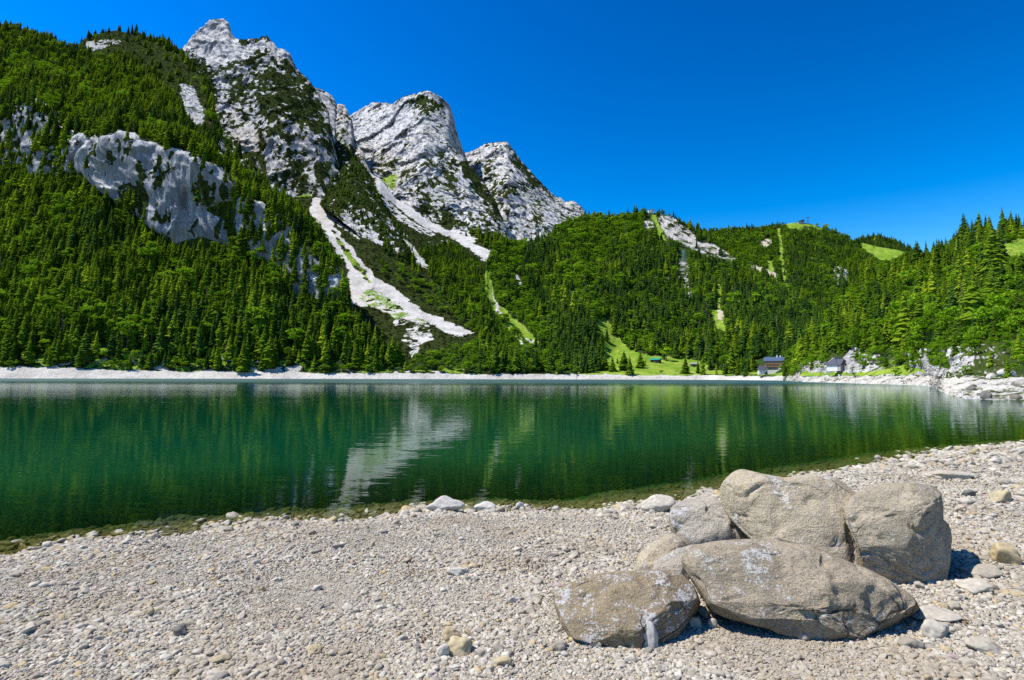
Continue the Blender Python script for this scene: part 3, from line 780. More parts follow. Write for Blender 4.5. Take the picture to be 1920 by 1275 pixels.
# named stones, each read off the photograph: px, py of its middle, width, height (px), material, label
NAMED = [
 (831,953,56,26,M_WHITE,'large rounded white stone standing up at the water edge, left of centre'),
 (912,956,42,17,M_WHITE,'flat white stone at the water edge, right of the large rounded white one'),
 (1238,950,52,28,M_PEB,'rounded grey stone at the water edge just left of the boulders'),
 (975,950,16,13,M_WHITE,'small upright pale stone at the waterline between the white stones and the boulders'),
 (963,949,11,8,M_WHITE,'tiny pale stone leaning beside the small upright stone at the waterline'),
 (1043,955,15,12,M_WHITE,'small pale wedge of stone standing on the waterline in mid beach'),
 (1898,1042,48,38,M_YEL,'two toned stone, yellow with a grey flank, at the right edge of the beach'),
 (1886,932,34,26,M_YEL,'yellow topped stone on the beach behind and right of the boulders'),
 (1818,940,30,17,M_WHITE,'squarish white stone on the beach right of the tall boulder'),
 (1822,925,24,15,M_DARK,'dark grey stone just behind the squarish white stone'),
 (1795,892,70,18,M_PEB,'broad flat pale rock near the waterline on the right'),
 (1856,1217,50,26,M_PEB,'flat grey stone in the lower right corner of the beach'),
 (857,1218,50,32,M_YEL,'pitted yellow brown stone near the bottom edge left of centre'),
 (830,1224,22,26,M_PEB,'grey stone touching the pitted yellow brown one'),
 (333,1184,30,20,M_DARK,'dark grey stone casting a black shadow on the left half of the beach'),
 (411,1238,32,16,M_YEL,'slim yellow stone near the bottom edge on the left'),
 (273,1150,20,16,M_YEL,'cream coloured round stone on the left half of the beach'),
 (220,1141,22,12,M_WHITE,'flat whitish chip of stone on the left of the beach'),
 (321,1264,18,16,M_YEL,'cream round pebble at the very bottom on the left'),
 (584,1221,30,12,M_YEL,'long cream stone near the bottom edge left of centre'),
 (847,1192,28,26,M_PEB,'grey brown angular stone above the pitted yellow one'),
 (1215,1188,30,62,M_WHITE,'pointed oblong stone leaning on the front of the left boulder'),
 (1322,1150,25,26,M_PEB,'round grey cobble resting against the long boulder, largest of its cluster'),
 (1306,1168,21,23,M_PEB,'pale cobble between the left boulder and the round grey cobble'),
 (1340,1146,13,20,M_PEB,'narrow cobble wedged right of the round grey cobble'),
 (1338,1171,17,17,M_PEB,'small tan cobble in front of the round grey cobble'),
 (1512,1194,22,18,M_PINK,'pinkish triangular stone under the front of the long boulder'),
 (1762,1184,44,30,M_PEB,'lumpy grey stone lying right of the long boulder'),
 (1790,1235,26,12,M_PINK,'reddish brown flat stone near the lower right corner'),
 (1713,1208,32,22,M_PEB,'grey stone at the right foot of the long boulder'),
 (1807,1094,20,13,M_WHITE,'bright white pebble right of the tall boulder'),
 (1845,1105,60,22,M_PEB,'long flat pale stone lying diagonally on the right of the beach'),
 (1853,1075,62,22,M_PEB,'broad flat grey slab right of the tall boulder'),
 (1770,1158,86,20,M_PEB,'low pale streaked slab sunk in the gravel right of the long boulder'),
 (1793,1138,26,18,M_PEB,'rounded brown grey stone above the low pale streaked slab'),
 (1777,1139,13,16,M_YEL,'cream pebble beside the rounded brown grey stone'),
 (1908,1115,26,11,M_YEL,'yellow flat pebble at the right edge of the frame'),
 (1876,1023,18,8,M_YEL,'thin yellow pebble above the two toned stone'),
 (1048,1100,22,12,M_PINK,'flat pinkish stone just left of the left boulder'),
 (963,1125,18,16,M_WHITE,'pale pebble left of the left boulder'),
 (890,1063,20,13,M_YEL,'ochre stone in the middle of the beach'),
 (857,1073,32,17,M_PEB,'broad tan stone left of the ochre stone in mid beach'),
 (945,1242,32,18,M_YEL,'cream stone at the bottom edge below the left boulder'),
 (1037,1042,18,6,M_DARK,'thin dark slate like stone lying flat in mid beach'),
 (1065,1034,11,9,M_DARK,'small black angular stone in mid beach'),
 (1700,1088,16,12,M_PEB,'grey stone at the foot of the tall boulder, left of a row'),
 (1730,1099,20,14,M_PEB,'grey stone at the foot of the tall boulder, middle of a row'),
 (1780,1098,22,15,M_PEB,'grey stone at the foot of the tall boulder, right of a row'),
 (1120,1206,24,20,M_PEB,'tan stone sticking out below the left boulder'),
 (1050,1215,26,22,M_PEB,'pale stone standing at the left foot of the left boulder'),
 (1910,845,16,10,M_WHITE,'small white stone on the skyline of the beach at the right edge'),
 (1870,864,18,12,M_WHITE,'whitish stone near the waterline at far right'),
 (1895,905,22,14,M_PEB,'grey stone near the right edge above the yellow topped stone'),
 (1548,893,16,9,M_WHITE,'small white stone on the waterline just above the big boulder'),
 (1455,905,1,1,None,''),
]
STONE_TAKEN = []
for i, (px, py, w, h, m, lab) in enumerate(NAMED):
    if m is None: continue
    g = ground_at(px, py + h * 0.42)
    sc = g[1] / F
    W2 = 0.5 * w * sc * 1.05; H2 = 0.5 * h * sc * 1.1
    me = stone_mesh('stone', ICO4, 100 + i, planes=7, soft=18, rough=0.24, dims=(1, 1, 1))
    flat = h < w * 0.6
    H2 = min(H2, W2 * .9) if flat else H2
    o = obj('stone', me, m, loc=(float(g[0]), float(g[1]) + W2 * 0.5, float(g[2]) + H2 * (0.8 if py < 962 and px < 1300 else .5)))
    dep_ = W2 * (0.75 if h < 1.5 * w else 1.0)
    o.scale = (W2, dep_, H2)
    o.rotation_euler = (0 if h < 1.5 * w else -0.35, 0, rng.uniform(-.25, .25))
    tag(o, lab, 'stone', 'single stones lying on the gravel')
    STONE_TAKEN.append((g[0], g[1]))

SPIT = [(1849,741,18,12,'brown rock on the pale spit at the right, the darkest one'),(1820,729,14,9,'dark rock near the middle of the pale spit'),(1826,724,8,6,'small dark rock just above the one in the middle of the spit'),(1841,718,14,8,'rock on the crest of the pale spit'),
 (1882,722,16,8,'long rock on the right part of the spit crest'),(1905,744,20,7,'low dark edged rock at the right end of the spit'),(1868,752,14,6,'rock at the waterline under the spit'),(1795,735,10,5,'small rock near the tip of the spit'),
 (1808,739,14,5,'flat rock by the water near the spit tip'),(1890,700,26,14,'grey block above the right part of the spit'),(1860,706,16,9,'pale block behind the spit crest'),(1912,715,22,11,'pale block at the right edge above the spit')]
for i, (px, py, w, h, lab) in enumerate(SPIT):
    s_ = SURF['J']; Pn = s_['P'][:s_['nf']].reshape(-1, 3); x_, y_ = project(Pn)
    g = Pn[np.argmin((x_ - px) ** 2 + (y_ - py - h * .4) ** 2)]
    k_ = g[1] / F
    me = stone_mesh('shore_rock', ICO3, 500 + i, planes=6, soft=18, rough=.2, dims=(1, 1, 1))
    o = obj('shore_rock', me, M_DARK if 'dark' in lab or 'brown' in lab else M_WHITE, loc=(float(g[0]), float(g[1]), float(g[2] + .2 * h * k_)))
    o.scale = (.6 * w * k_, .5 * w * k_, .75 * h * k_); tag(o, lab, 'rock', 'rocks on the pale spit')

# scattered larger cobbles, one object each
COB = [stone_mesh('cobble', ICO3, 300 + k, planes=6, soft=26 + 4 * (k % 3), rough=.2, dims=(1, .78, .55 + .05 * (k % 3))) for k in range(8)]
for me in COB: me.materials.append(M_PEB)
BOULD_PX = [(1030, 1330, 1075, 1200), (1225, 1730, 1010, 1205), (1250, 1790, 880, 1100)]
def in_boulders(px, py):
    for a, b, c, d in BOULD_PX:
        if a < px < b and c < py < d: return True
    return False
SHORTC = {'cobbles beyond the boulders': 'pale cobble beyond the boulders', 'cobbles beside the boulders': 'grey cobble beside the boulders', 'cobbles towards the waterline': 'pale cobble towards the waterline', 'cobbles in the near gravel at left': 'grey cobble in the near left gravel', 'cobbles in the near gravel at centre': 'tan cobble in the near gravel'}
USED = set()
cnt = 0; tries = 0
while cnt < 235 and tries < 9000:
    tries += 1
    u = random.random()
    px = random.uniform(5, 1915); py = 960 + 312 * random.random() ** 0.9
    if u < .35: px = random.uniform(1500, 1915); py = random.uniform(850, 1110)
    if in_boulders(px, py): continue
    p = ground_at(px, py)
    s = shore_dist(p[None, :2])[0]
    if s < 0.15 or p[1] > 24 or p[1] < 2.5: continue
    zone = 'left' if px < 640 else ('mid' if px < 1050 else 'right')
    size = random.uniform(5.5, 10.5) * p[1] / F if py > 1000 else random.uniform(5, 9) * p[1] / F
    size = min(size, 0.16)
    qx_, qy_ = round(100 * px / 1920), round(100 * py / 1275)
    gr = 'cobbles beyond the boulders' if p[1] > 8.5 and px > 1050 else 'cobbles beside the boulders' if px > 1050 else 'cobbles towards the waterline' if p[1] > 6 else 'cobbles in the near gravel at left' if zone == 'left' else 'cobbles in the near gravel at centre'
    lab_ = '%s, %s percent across, %s percent down' % (SHORTC[gr], word(qx_), word(qy_))
    if lab_ in USED: continue
    o = obj('cobble', COB[cnt % 8], None, loc=(float(p[0]), float(p[1]), float(p[2]) + size * .28))
    o.scale = (size,) * 3; o.rotation_euler = (random.uniform(-.3, .3), random.uniform(-.3, .3), random.uniform(0, 6.28))
    USED.add(lab_); tag(o, lab_, 'stone', gr); cnt += 1

# ------------------------------------------------------------------ scatter helper (geometry nodes)
def scatter(name, pts, rot, scl, idx, variants, vec_scale=False):
    """pts Nx3; rot Nx3 euler; scl Nx3; variants: list of lists of objects whose geometry makes up one variant"""
    me = bpy.data.meshes.new(name); me.vertices.add(len(pts)); me.vertices.foreach_set('co', np.asarray(pts, np.float32).ravel())
    for nm, v in (('rot', rot), ('scl', scl)):
        a = me.attributes.new(nm, 'FLOAT_VECTOR', 'POINT'); a.data.foreach_set('vector', np.asarray(v, np.float32).ravel())
    a = me.attributes.new('idx', 'INT', 'POINT'); a.data.foreach_set('value', np.asarray(idx, np.int32))
    o = obj(name, me)
    ng = bpy.data.node_groups.new(name, 'GeometryNodeTree')
    ng.interface.new_socket('Geometry', in_out='INPUT', socket_type='NodeSocketGeometry')
    ng.interface.new_socket('Geometry', in_out='OUTPUT', socket_type='NodeSocketGeometry')
    N = ng.nodes.new; Lk = ng.links.new
    gi = N('NodeGroupInput'); go = N('NodeGroupOutput'); J = N('GeometryNodeJoinGeometry')
    def named(nm, ty):
        n = N('GeometryNodeInputNamedAttribute'); n.data_type = ty; n.inputs['Name'].default_value = nm; return n.outputs['Attribute']
    r_, s_, i_ = named('rot', 'FLOAT_VECTOR'), named('scl', 'FLOAT_VECTOR'), named('idx', 'INT')
    e2r = N('FunctionNodeEulerToRotation'); Lk(r_, e2r.inputs[0])
    for k, objs in enumerate(variants):
        cmp_ = N('FunctionNodeCompare'); cmp_.data_type = 'INT'; cmp_.operation = 'EQUAL'
        ins = [s for s in cmp_.inputs if s.type == 'INT']
        Lk(i_, ins[0]); ins[1].default_value = k
        jj = N('GeometryNodeJoinGeometry')
        for q in objs:
            oi = N('GeometryNodeObjectInfo'); oi.inputs['Object'].default_value = q
            oi.transform_space = 'ORIGINAL'
            Lk(oi.outputs['Geometry'], jj.inputs[0])
        iop = N('GeometryNodeInstanceOnPoints')
        Lk(gi.outputs[0], iop.inputs['Points']); Lk(cmp_.outputs[0], iop.inputs['Selection'])
        Lk(jj.outputs[0], iop.inputs['Instance']); Lk(e2r.outputs[0], iop.inputs['Rotation']); Lk(s_, iop.inputs['Scale'])
        Lk(iop.outputs[0], J.inputs[0])
    Lk(J.outputs[0], go.inputs[0])
    md = o.modifiers.new(name, 'NODES'); md.node_group = ng
    return o

# ------------------------------------------------------------------ gravel
def sample_beach(n, rmin, rmax, tmin=-50, tmax=50, power=1.0):
    r = np.sqrt(rng.uniform(rmin ** 2, rmax ** 2, n)) if power == 1 else rmin + (rmax - rmin) * rng.random(n) ** power
    t = np.radians(rng.uniform(tmin, tmax, n))
    return np.stack([r * np.sin(t), r * np.cos(t)], 1)
parts_ = []
for (n, r0, r1, smin, smax) in ((150000, 2.2, 5.5, .004, .0125), (130000, 5.5, 10, .007, .018), (62000, 10, 17, .014, .033), (38000, 17, 34, .03, .07), (13000, 2.2, 6, .012, .022), (5000, 6, 14, .018, .034)):
    q = sample_beach(n, r0, r1)
    s = shore_dist(q)
    k_ = (s > -6.0)
    q = q[k_]; s = s[k_]
    # finer gravel on the right foreground, coarser in the middle, as in the photograph
    size = rng.uniform(smin, smax, len(q)) * np.exp(rng.normal(0, .25, len(q)))
    P3 = np.concatenate([q, np.zeros((len(q), 1))], 1)
    size *= 1.0 + 0.75 * perlin(P3 * .8) + .3 * perlin(P3 * 2.3)
    size *= np.where(np.abs(s - .25) < .35, 1.5, 1.0) * np.where(s < 0, 1.7, 1.0)
    size = np.clip(size, .006, .12)
    drop = rng.random(len(q)) < np.where(s < 0, .35, 0)
    parts_.append((q[~drop], size[~drop]))
q = np.concatenate([a for a, _ in parts_]); size = np.concatenate([b for _, b in parts_])
zz = bed_z(q)
pts = np.concatenate([q, (zz + size * rng.uniform(.05, .5, len(q)))[:, None]], 1)
rot = np.stack([rng.normal(0, .3, len(q)), rng.normal(0, .3, len(q)), rng.uniform(0, 6.28, len(q))], 1)
asp = rng.uniform(.75, 1.25, (len(q), 3))
cob_objs = [o for o in COL.objects if o.name.startswith('cobble')][:8]
gv = scatter('gravel', pts, rot, size[:, None] * asp, rng.integers(0, 8, len(q)), [[o] for o in cob_objs])
tag(gv, 'pale limestone gravel covering the lake beach', 'gravel', kind='stuff')

# ------------------------------------------------------------------ boulders
def boulder_material(name, base, dark, lich, amount, streak=0.0):
    t = NT(name)
    g = t.n('ShaderNodeTexCoord').outputs['Object']
    N = t.geo().outputs['Normal']; sep = t.n('ShaderNodeSeparateXYZ'); t.l(N, sep.inputs[0])
    big = t.noise(g, 2.2, 5, .6); mid = t.noise(g, 9, 6, .7); fine = t.noise(g, 55, 6, .7); vf = t.noise(g, 160, 3, .7)
    st = t.noise(t.scaled(g, (3, 8, 22)), 1.0, 6, .7, .8)
    c = t.mix(t.step(big, .35, .65), base, dark)
    c = t.mix(t.math('MULTIPLY', t.step(st, .5, .68), .45), c, tuple(x * .45 for x in dark))
    c = t.mix(t.math('MULTIPLY', t.step(fine, .50, .62), .7), c, tuple(x * .42 for x in dark))
    c = t.mix(t.math('MULTIPLY', t.step(vf, .52, .66), .65), c, tuple(min(.8, x * 1.6) for x in base))
    lm = t.math('ADD', t.math('MULTIPLY', mid, .45), t.math('MULTIPLY', big, .55))
    lm = t.math('ADD', lm, t.math('MULTIPLY', t.math('SUBTRACT', fine, .5), .75))
    lm = t.math('ADD', lm, t.math('MULTIPLY', t.math('SUBTRACT', st, .5), .25))
    lm = t.math('ADD', lm, t.math('MULTIPLY', sep.outputs[2], .07))
    c = t.mix(t.math('MULTIPLY', t.step(lm, .665 - amount, .70 - amount), .85), c, lich)
    h = t.math('ADD', t.math('MULTIPLY', mid, 1.0), t.math('ADD', t.math('MULTIPLY', fine, .6), t.math('MULTIPLY', vf, .2)))
    v = t.n('ShaderNodeTexVoronoi', feature='DISTANCE_TO_EDGE'); t.l(t.scaled(g, (1, 1, 1.6)), v.inputs['Vector']); v.inputs['Scale'].default_value = 2.3
    pit = t.n('ShaderNodeTexVoronoi'); t.l(g, pit.inputs['Vector']); pit.inputs['Scale'].default_value = 38
    h = t.math('ADD', h, t.math('MULTIPLY', t.step(pit.outputs['Distance'], .0, .45), .12))
    h = t.math('ADD', h, t.math('MULTIPLY', st, .8))
    wv_ = t.n('ShaderNodeVectorMath', operation='ADD'); t.l(g, wv_.inputs[0])
    nv = t.n('ShaderNodeTexNoise'); t.l(g, nv.inputs['Vector']); nv.inputs['Scale'].default_value = 2.0; t.l(t.scaled(nv.outputs['Color'], .5), wv_.inputs[1])
    t.l(wv_.outputs[0], v.inputs['Vector']); v.inputs['Scale'].default_value = 1.6
    crack = t.step(v.outputs['Distance'], 0.0, 0.014)
    gate = t.step(t.noise(g, 1.3, 2), .50, .58)
    crk = t.math('MULTIPLY', t.math('SUBTRACT', 1.0, crack), gate)
    c = t.mix(t.math('MULTIPLY', crk, .8), c, tuple(x * .3 for x in dark))
    h = t.math('SUBTRACT', h, t.math('MULTIPLY', crk, .8))
    return t.end(t.diffuse(c, t.bump(h, .85, .04), .3))
def boulder(name, outline, D, thick, mat, label, lean=0.0, side=0.0, seed=1, pw=.62, rough=.03, facets=14, flatfront=.8, sink=40, dD=0.0):
    """outline in photo pixels (star shaped about its middle); D distance to its middle in metres"""
    p = np.array(outline, float)
    c = p.mean(0); c = 0.5 * (c + 0.5 * (p.min(0) + p.max(0)))
    ang = np.arctan2(p[:, 1] - c[1], p[:, 0] - c[0]); rad = np.hypot(*(p - c).T)
    o_ = np.argsort(ang); ang = ang[o_]; rad = rad[o_]
    rad = rad * 1.02; bot = p[:, 1].max(); low = p[:, 1] > c[1] + .45 * (bot - c[1])
    rad = np.where(low, rad * (1 + sink / np.maximum(rad, 30)), rad)[o_] if False else rad
    aa = np.concatenate([ang - 2 * math.pi, ang, ang + 2 * math.pi]); rrd = np.concatenate([rad] * 3)
    gb = ground_at(c[0], bot)
    dz = (bot - c[1]) / F * gb[1]
    D = gb[1] + lean * dz + thick * .36 + dD
    v0, f0 = ICO7
    TH = np.arctan2(-v0[:, 2], v0[:, 0]); sp_ = np.clip(v0[:, 1], -1, 1)
    cp = np.sqrt(1 - sp_ ** 2)
    tt = np.linspace(-math.pi, math.pi, 721)
    k = np.searchsorted(aa, tt) - 1
    a0, a1, r0, r1 = aa[k], aa[k + 1], rrd[k], rrd[k + 1]
    Rr = r0 * r1 * np.sin(a1 - a0) / np.maximum(1e-6, r0 * np.sin(tt - a0) + r1 * np.sin(a1 - tt))
    Rr = gauss1(np.concatenate([Rr[:-1]] * 3), 4, 0)[720:1441]
    RR = np.interp(TH, tt, Rr) * cp ** pw
    qx = c[0] + RR * np.cos(TH); qy = c[1] + RR * np.sin(TH)
    qy = qy + np.clip((qy - c[1]) / (bot - c[1]), 0, 1) ** 2 * sink
    up = (c[1] - qy) / F * D; lf = (qx - c[0]) / F * D
    sn = np.sign(sp_) * np.abs(sp_) ** flatfront
    tk = thick * (1 + .22 * perlin(v0 * 1.1 + seed * 5.1))
    dep = D + tk * sn + lean * up + side * lf
    P = at(qx, qy, dep)
    def vnorm(P):
        fn = np.cross(P[f0[:, 1]] - P[f0[:, 0]], P[f0[:, 2]] - P[f0[:, 0]])
        N = np.stack([np.bincount(f0.ravel(), np.repeat(fn[:, i], 3), len(P)) for i in range(3)], -1)
        return N / np.maximum(np.linalg.norm(N, axis=1, keepdims=True), 1e-12)
    N = vnorm(P)
    if ((P - P.mean(0)) * N).sum() < 0: N = -N; f0 = f0[:, ::-1]
    Q = P + seed * 7.7
    w_ = .12 * np.stack([perlin(Q * 2), perlin(Q * 2 + 9), perlin(Q * 2 + 19)], -1)
    rf_ = np.random.default_rng(seed * 13 + 1)
    cen = P.mean(0)
    for _ in range(facets):
        n_ = rf_.normal(size=3); n_[0] *= .35; n_[1] = -abs(n_[1]) * 1.1; n_ /= np.linalg.norm(n_)
        pr = (P - cen) @ n_; lim = np.percentile(pr, 99.8) * rf_.uniform(.76, .93)
        ex = np.maximum(pr - lim, 0)
        P = P - n_ * (ex * .93)[:, None]
    N = vnorm(P)
    if ((P - cen) * N).sum() < 0: N = -N
    crk = ridged((Q + w_) * np.array([1, 1, 1.7]) * 2.2, 2)
    d = rough * (1.5 * fbm(Q * 2.0, 3) - .9 * np.maximum(crk - .62, 0) * 3 + .40 * fbm(Q * 9, 3) + .20 * fbm(Q * 34, 3))
    edge = np.clip(1 - cp ** 8 * .6, 0, 1)
    P = P + N * (d * edge)[:, None]
    base = np.array([P[:, 0].mean(), P[:, 1].mean(), P[:, 2].min()])
    me = mesh_np(name, P - base, f0)
    o = obj(name, me, mat, loc=tuple(base)); tag(o, label, 'boulder', 'group of big boulders on the beach')
    return o
MB1 = boulder_material('brown_boulder_lichen', (0.38, 0.295, 0.175), (0.21, 0.16, 0.095), (0.60, 0.57, 0.52), .075)
MB2 = boulder_material('long_boulder_stone', (0.44, 0.36, 0.245), (0.255, 0.205, 0.135), (0.58, 0.56, 0.50), .045)
MB3 = boulder_material('grey_boulder_stone', (0.49, 0.425, 0.32), (0.30, 0.255, 0.185), (0.62, 0.59, 0.53), .06)
MB4 = boulder_material('tan_boulder_stone', (0.56, 0.455, 0.30), (0.38, 0.305, 0.20), (0.66, 0.63, 0.56), .035)
MB5 = boulder_material('grey_tan_boulder_stone', (0.49, 0.41, 0.28), (0.31, 0.255, 0.17), (0.55, 0.52, 0.45), .02)
boulder('boulder', [(1584,955),(1604,927),(1632,911),(1655,907),(1700,905),(1748,911),(1764,925),(1768,950),(1767,975),(1778,985),(1783,1005),(1781,1045),(1772,1080),(1755,1092),(1735,1102),(1690,1108),(1660,1098),(1630,1070),(1605,1010)], 5.15, .55, MB5,
        'tall grey tan boulder at the right of the group', lean=.30, side=.1, seed=3, pw=.40, flatfront=.5, rough=.03, dD=.20)
boulder('boulder', [(1352,922),(1358,905),(1372,890),(1388,881),(1410,885),(1440,892),(1470,897),(1500,893),(1535,891),(1570,900),(1600,925),(1628,950),(1650,990),(1660,1030),(1664,1058),(1650,1080),(1600,1078),(1540,1052),(1480,1028),(1430,1022),(1408,1004),(1385,985),(1366,965),(1355,945)], 4.95, .45, MB4,
        'largest tan boulder, a wedge rising to a pale peak over a dark gap', lean=.70, side=-.05, seed=9, pw=.42, flatfront=.5, rough=.035, dD=-.16)
boulder('boulder', [(1254,968),(1264,948),(1280,935),(1305,929),(1335,928),(1356,942),(1372,965),(1395,990),(1412,1018),(1400,1045),(1340,1050),(1290,1040),(1270,1018),(1258,990)], 5.15, .38, MB3,
        'rounded grey boulder behind, left of the largest one', lean=.35, seed=4, pw=.55, rough=.04)
boulder('boulder', [(1192,1058),(1196,1042),(1215,1022),(1240,1008),(1262,1000),(1282,1012),(1290,1035),(1280,1060),(1240,1075),(1205,1075)], 4.75, .30, MB4,
        'low brownish slab half buried behind the left boulder', lean=1.2, seed=5, pw=.6, rough=.02)
boulder('boulder', [(1222,1064),(1240,1045),(1272,1028),(1310,1020),(1350,1024),(1360,1055),(1320,1085),(1270,1090),(1235,1082)], 4.42, .22, MB3,
        'small rounded shoulder of rock at the left end of the long boulder', lean=.6, seed=6, pw=.6, rough=.02)
boulder('boulder', [(1278,1052),(1295,1030),(1335,1018),(1400,1014),(1460,1016),(1520,1024),(1570,1046),(1625,1068),(1680,1098),(1712,1122),(1726,1152),(1730,1178),(1720,1198),(1690,1192),(1650,1187),(1610,1192),(1570,1204),(1540,1203),(1500,1188),(1450,1168),(1400,1158),(1360,1150),(1335,1140),(1315,1115),(1298,1085)], 4.18, .40, MB2,
        'long low grey brown boulder across the front of the group', lean=.85, side=-.04, seed=7, pw=.46, flatfront=.6, rough=.035)
boulder('boulder', [(1040,1128),(1046,1110),(1062,1098),(1085,1088),(1120,1077),(1160,1072),(1200,1070),(1245,1070),(1278,1078),(1298,1100),(1311,1128),(1310,1150),(1295,1166),(1262,1180),(1230,1196),(1195,1200),(1150,1192),(1110,1188),(1075,1182),(1052,1160)], 3.98, .34, MB1,
        'brown oval boulder with white lichen, front left of the group', lean=.75, seed=8, pw=.50, flatfront=.65, rough=.024)

# ------------------------------------------------------------------ vegetation prototypes (height 1 m)
def leaf_material(name, dark, mid, light, tr=0.25):
    t = NT(name)
    oi = t.n('ShaderNodeObjectInfo')
    loc = oi.outputs['Location']
    patch = t.noise(loc, 0.018, 3, .6)
    r = oi.outputs['Random']
    v = t.math('ADD', t.math('MULTIPLY', r, .62), t.math('MULTIPLY', t.step(patch, .3, .7), .38))
    c = t.mix(t.step(v, .1, .62), dark, mid); c = t.mix(t.step(v, .6, .98), c, light)
    d = t.n('ShaderNodeBsdfDiffuse'); t.l(c, d.inputs[0])
    tl = t.n('ShaderNodeBsdfTranslucent'); t.l(t.mix(.5, c, light), tl.inputs[0])
    mx = t.n('ShaderNodeMixShader'); mx.inputs[0].default_value = tr
    t.l(d.outputs[0], mx.inputs[1]); t.l(tl.outputs[0], mx.inputs[2])
    return t.end(mx.outputs[0])
M_SPR = leaf_material('spruce_needles', (0.040, 0.085, 0.008), (0.135, 0.225, 0.012), (0.34, 0.43, 0.022), .3)
M_BRD = leaf_material('broadleaf_leaves', (0.085, 0.18, 0.008), (0.17, 0.32, 0.012), (0.30, 0.46, 0.020), .3)
M_DEAD = leaf_material('dead_twigs', (0.10, 0.08, 0.06), (0.16, 0.13, 0.10), (0.20, 0.17, 0.13), .05)
M_SCR = leaf_material('dwarf_pine_needles', (0.016, 0.030, 0.007), (0.036, 0.055, 0.011), (0.075, 0.095, 0.018), .15)
M_BARK = simple('bark', (0.13, 0.105, 0.085), .9, .35, 20)

def spruce_meshes(seed, full=1.0, dead=False, width=.17):
    r = np.random.default_rng(seed)
    V = []; Fc = []
    def tri(a, b, c): n = len(V); V.extend([a, b, c]); Fc.append((n, n + 1, n + 2))
    tiers = 19; start = .10 + .06 * r.random()
    for i in range(tiers):
        u = i / (tiers - 1); z = start + (0.97 - start) * u ** .92
        R = width * (1 - u) ** .82 * r.uniform(.82, 1.18) + .010
        nb = max(4, int(round((9 if not dead else 5) * (1 - .45 * u))))
        off = r.uniform(0, 6.28); z0_ = z
        for k in range(nb):
            if dead and r.random() < .35: continue
            a = off + 6.283 * k / nb + r.uniform(-.25, .25); Rk = R * r.uniform(.65, 1.2)
            ca, sa = math.cos(a), math.sin(a); w = Rk * (.42 if not dead else .12) * r.uniform(.8, 1.3)
            drop = Rk * r.uniform(.25, .6); z = z0_ + r.uniform(-.02, .02)
            root = np.array([0, 0, z + .02]); tip = np.array([ca * Rk, sa * Rk, z - drop])
            mid = np.array([ca * Rk * .55, sa * Rk * .55, z - drop * .25 + .006])
            s = np.array([-sa, ca, 0]) * w
            L1 = mid + s - np.array([0, 0, w * .5]); L2 = mid - s - np.array([0, 0, w * .5])
            tri(root, L1, mid); tri(root, mid, L2); tri(mid, L1, tip); tri(mid, tip, L2)
            if not dead and r.random() < .6:   # hanging twig fringe
                tri(L1, tip, mid * .8 + tip * .2 - np.array([0, 0, w * .9]))
    # leader
    for k in range(3):
        a = k * 2.1; tri(np.array([0, 0, 1.0]), np.array([math.cos(a) * .012, math.sin(a) * .012, .9]), np.array([math.cos(a + 2.1) * .012, math.sin(a + 2.1) * .012, .9]))
    if not dead:
        n = 7; zb = start + .03; base = len(V)
        for k in range(n): a = 6.283 * k / n; V.append(np.array([math.cos(a) * width * .42, math.sin(a) * width * .42, zb]))
        V.append(np.array([0, 0, .93]))
        for k in range(n): Fc.append((base + k, base + (k + 1) % n, base + n))
    crown = mesh_np('crown', np.array(V), np.array(Fc), smooth=False)
    n = 6; tv = []; tf = []
    for j, (zz_, rr2) in enumerate(((-.06, .016), (.3, .012), (.95, .002))):
        for k in range(n): a = 6.283 * k / n; tv.append((math.cos(a) * rr2, math.sin(a) * rr2, zz_))
    for j in range(2):
        for k in range(n): tf.append((j * n + k, j * n + (k + 1) % n, (j + 1) * n + (k + 1) % n, (j + 1) * n + k))
    trunk = mesh_np('trunk', np.array(tv), np.array(tf))
    return crown, trunk
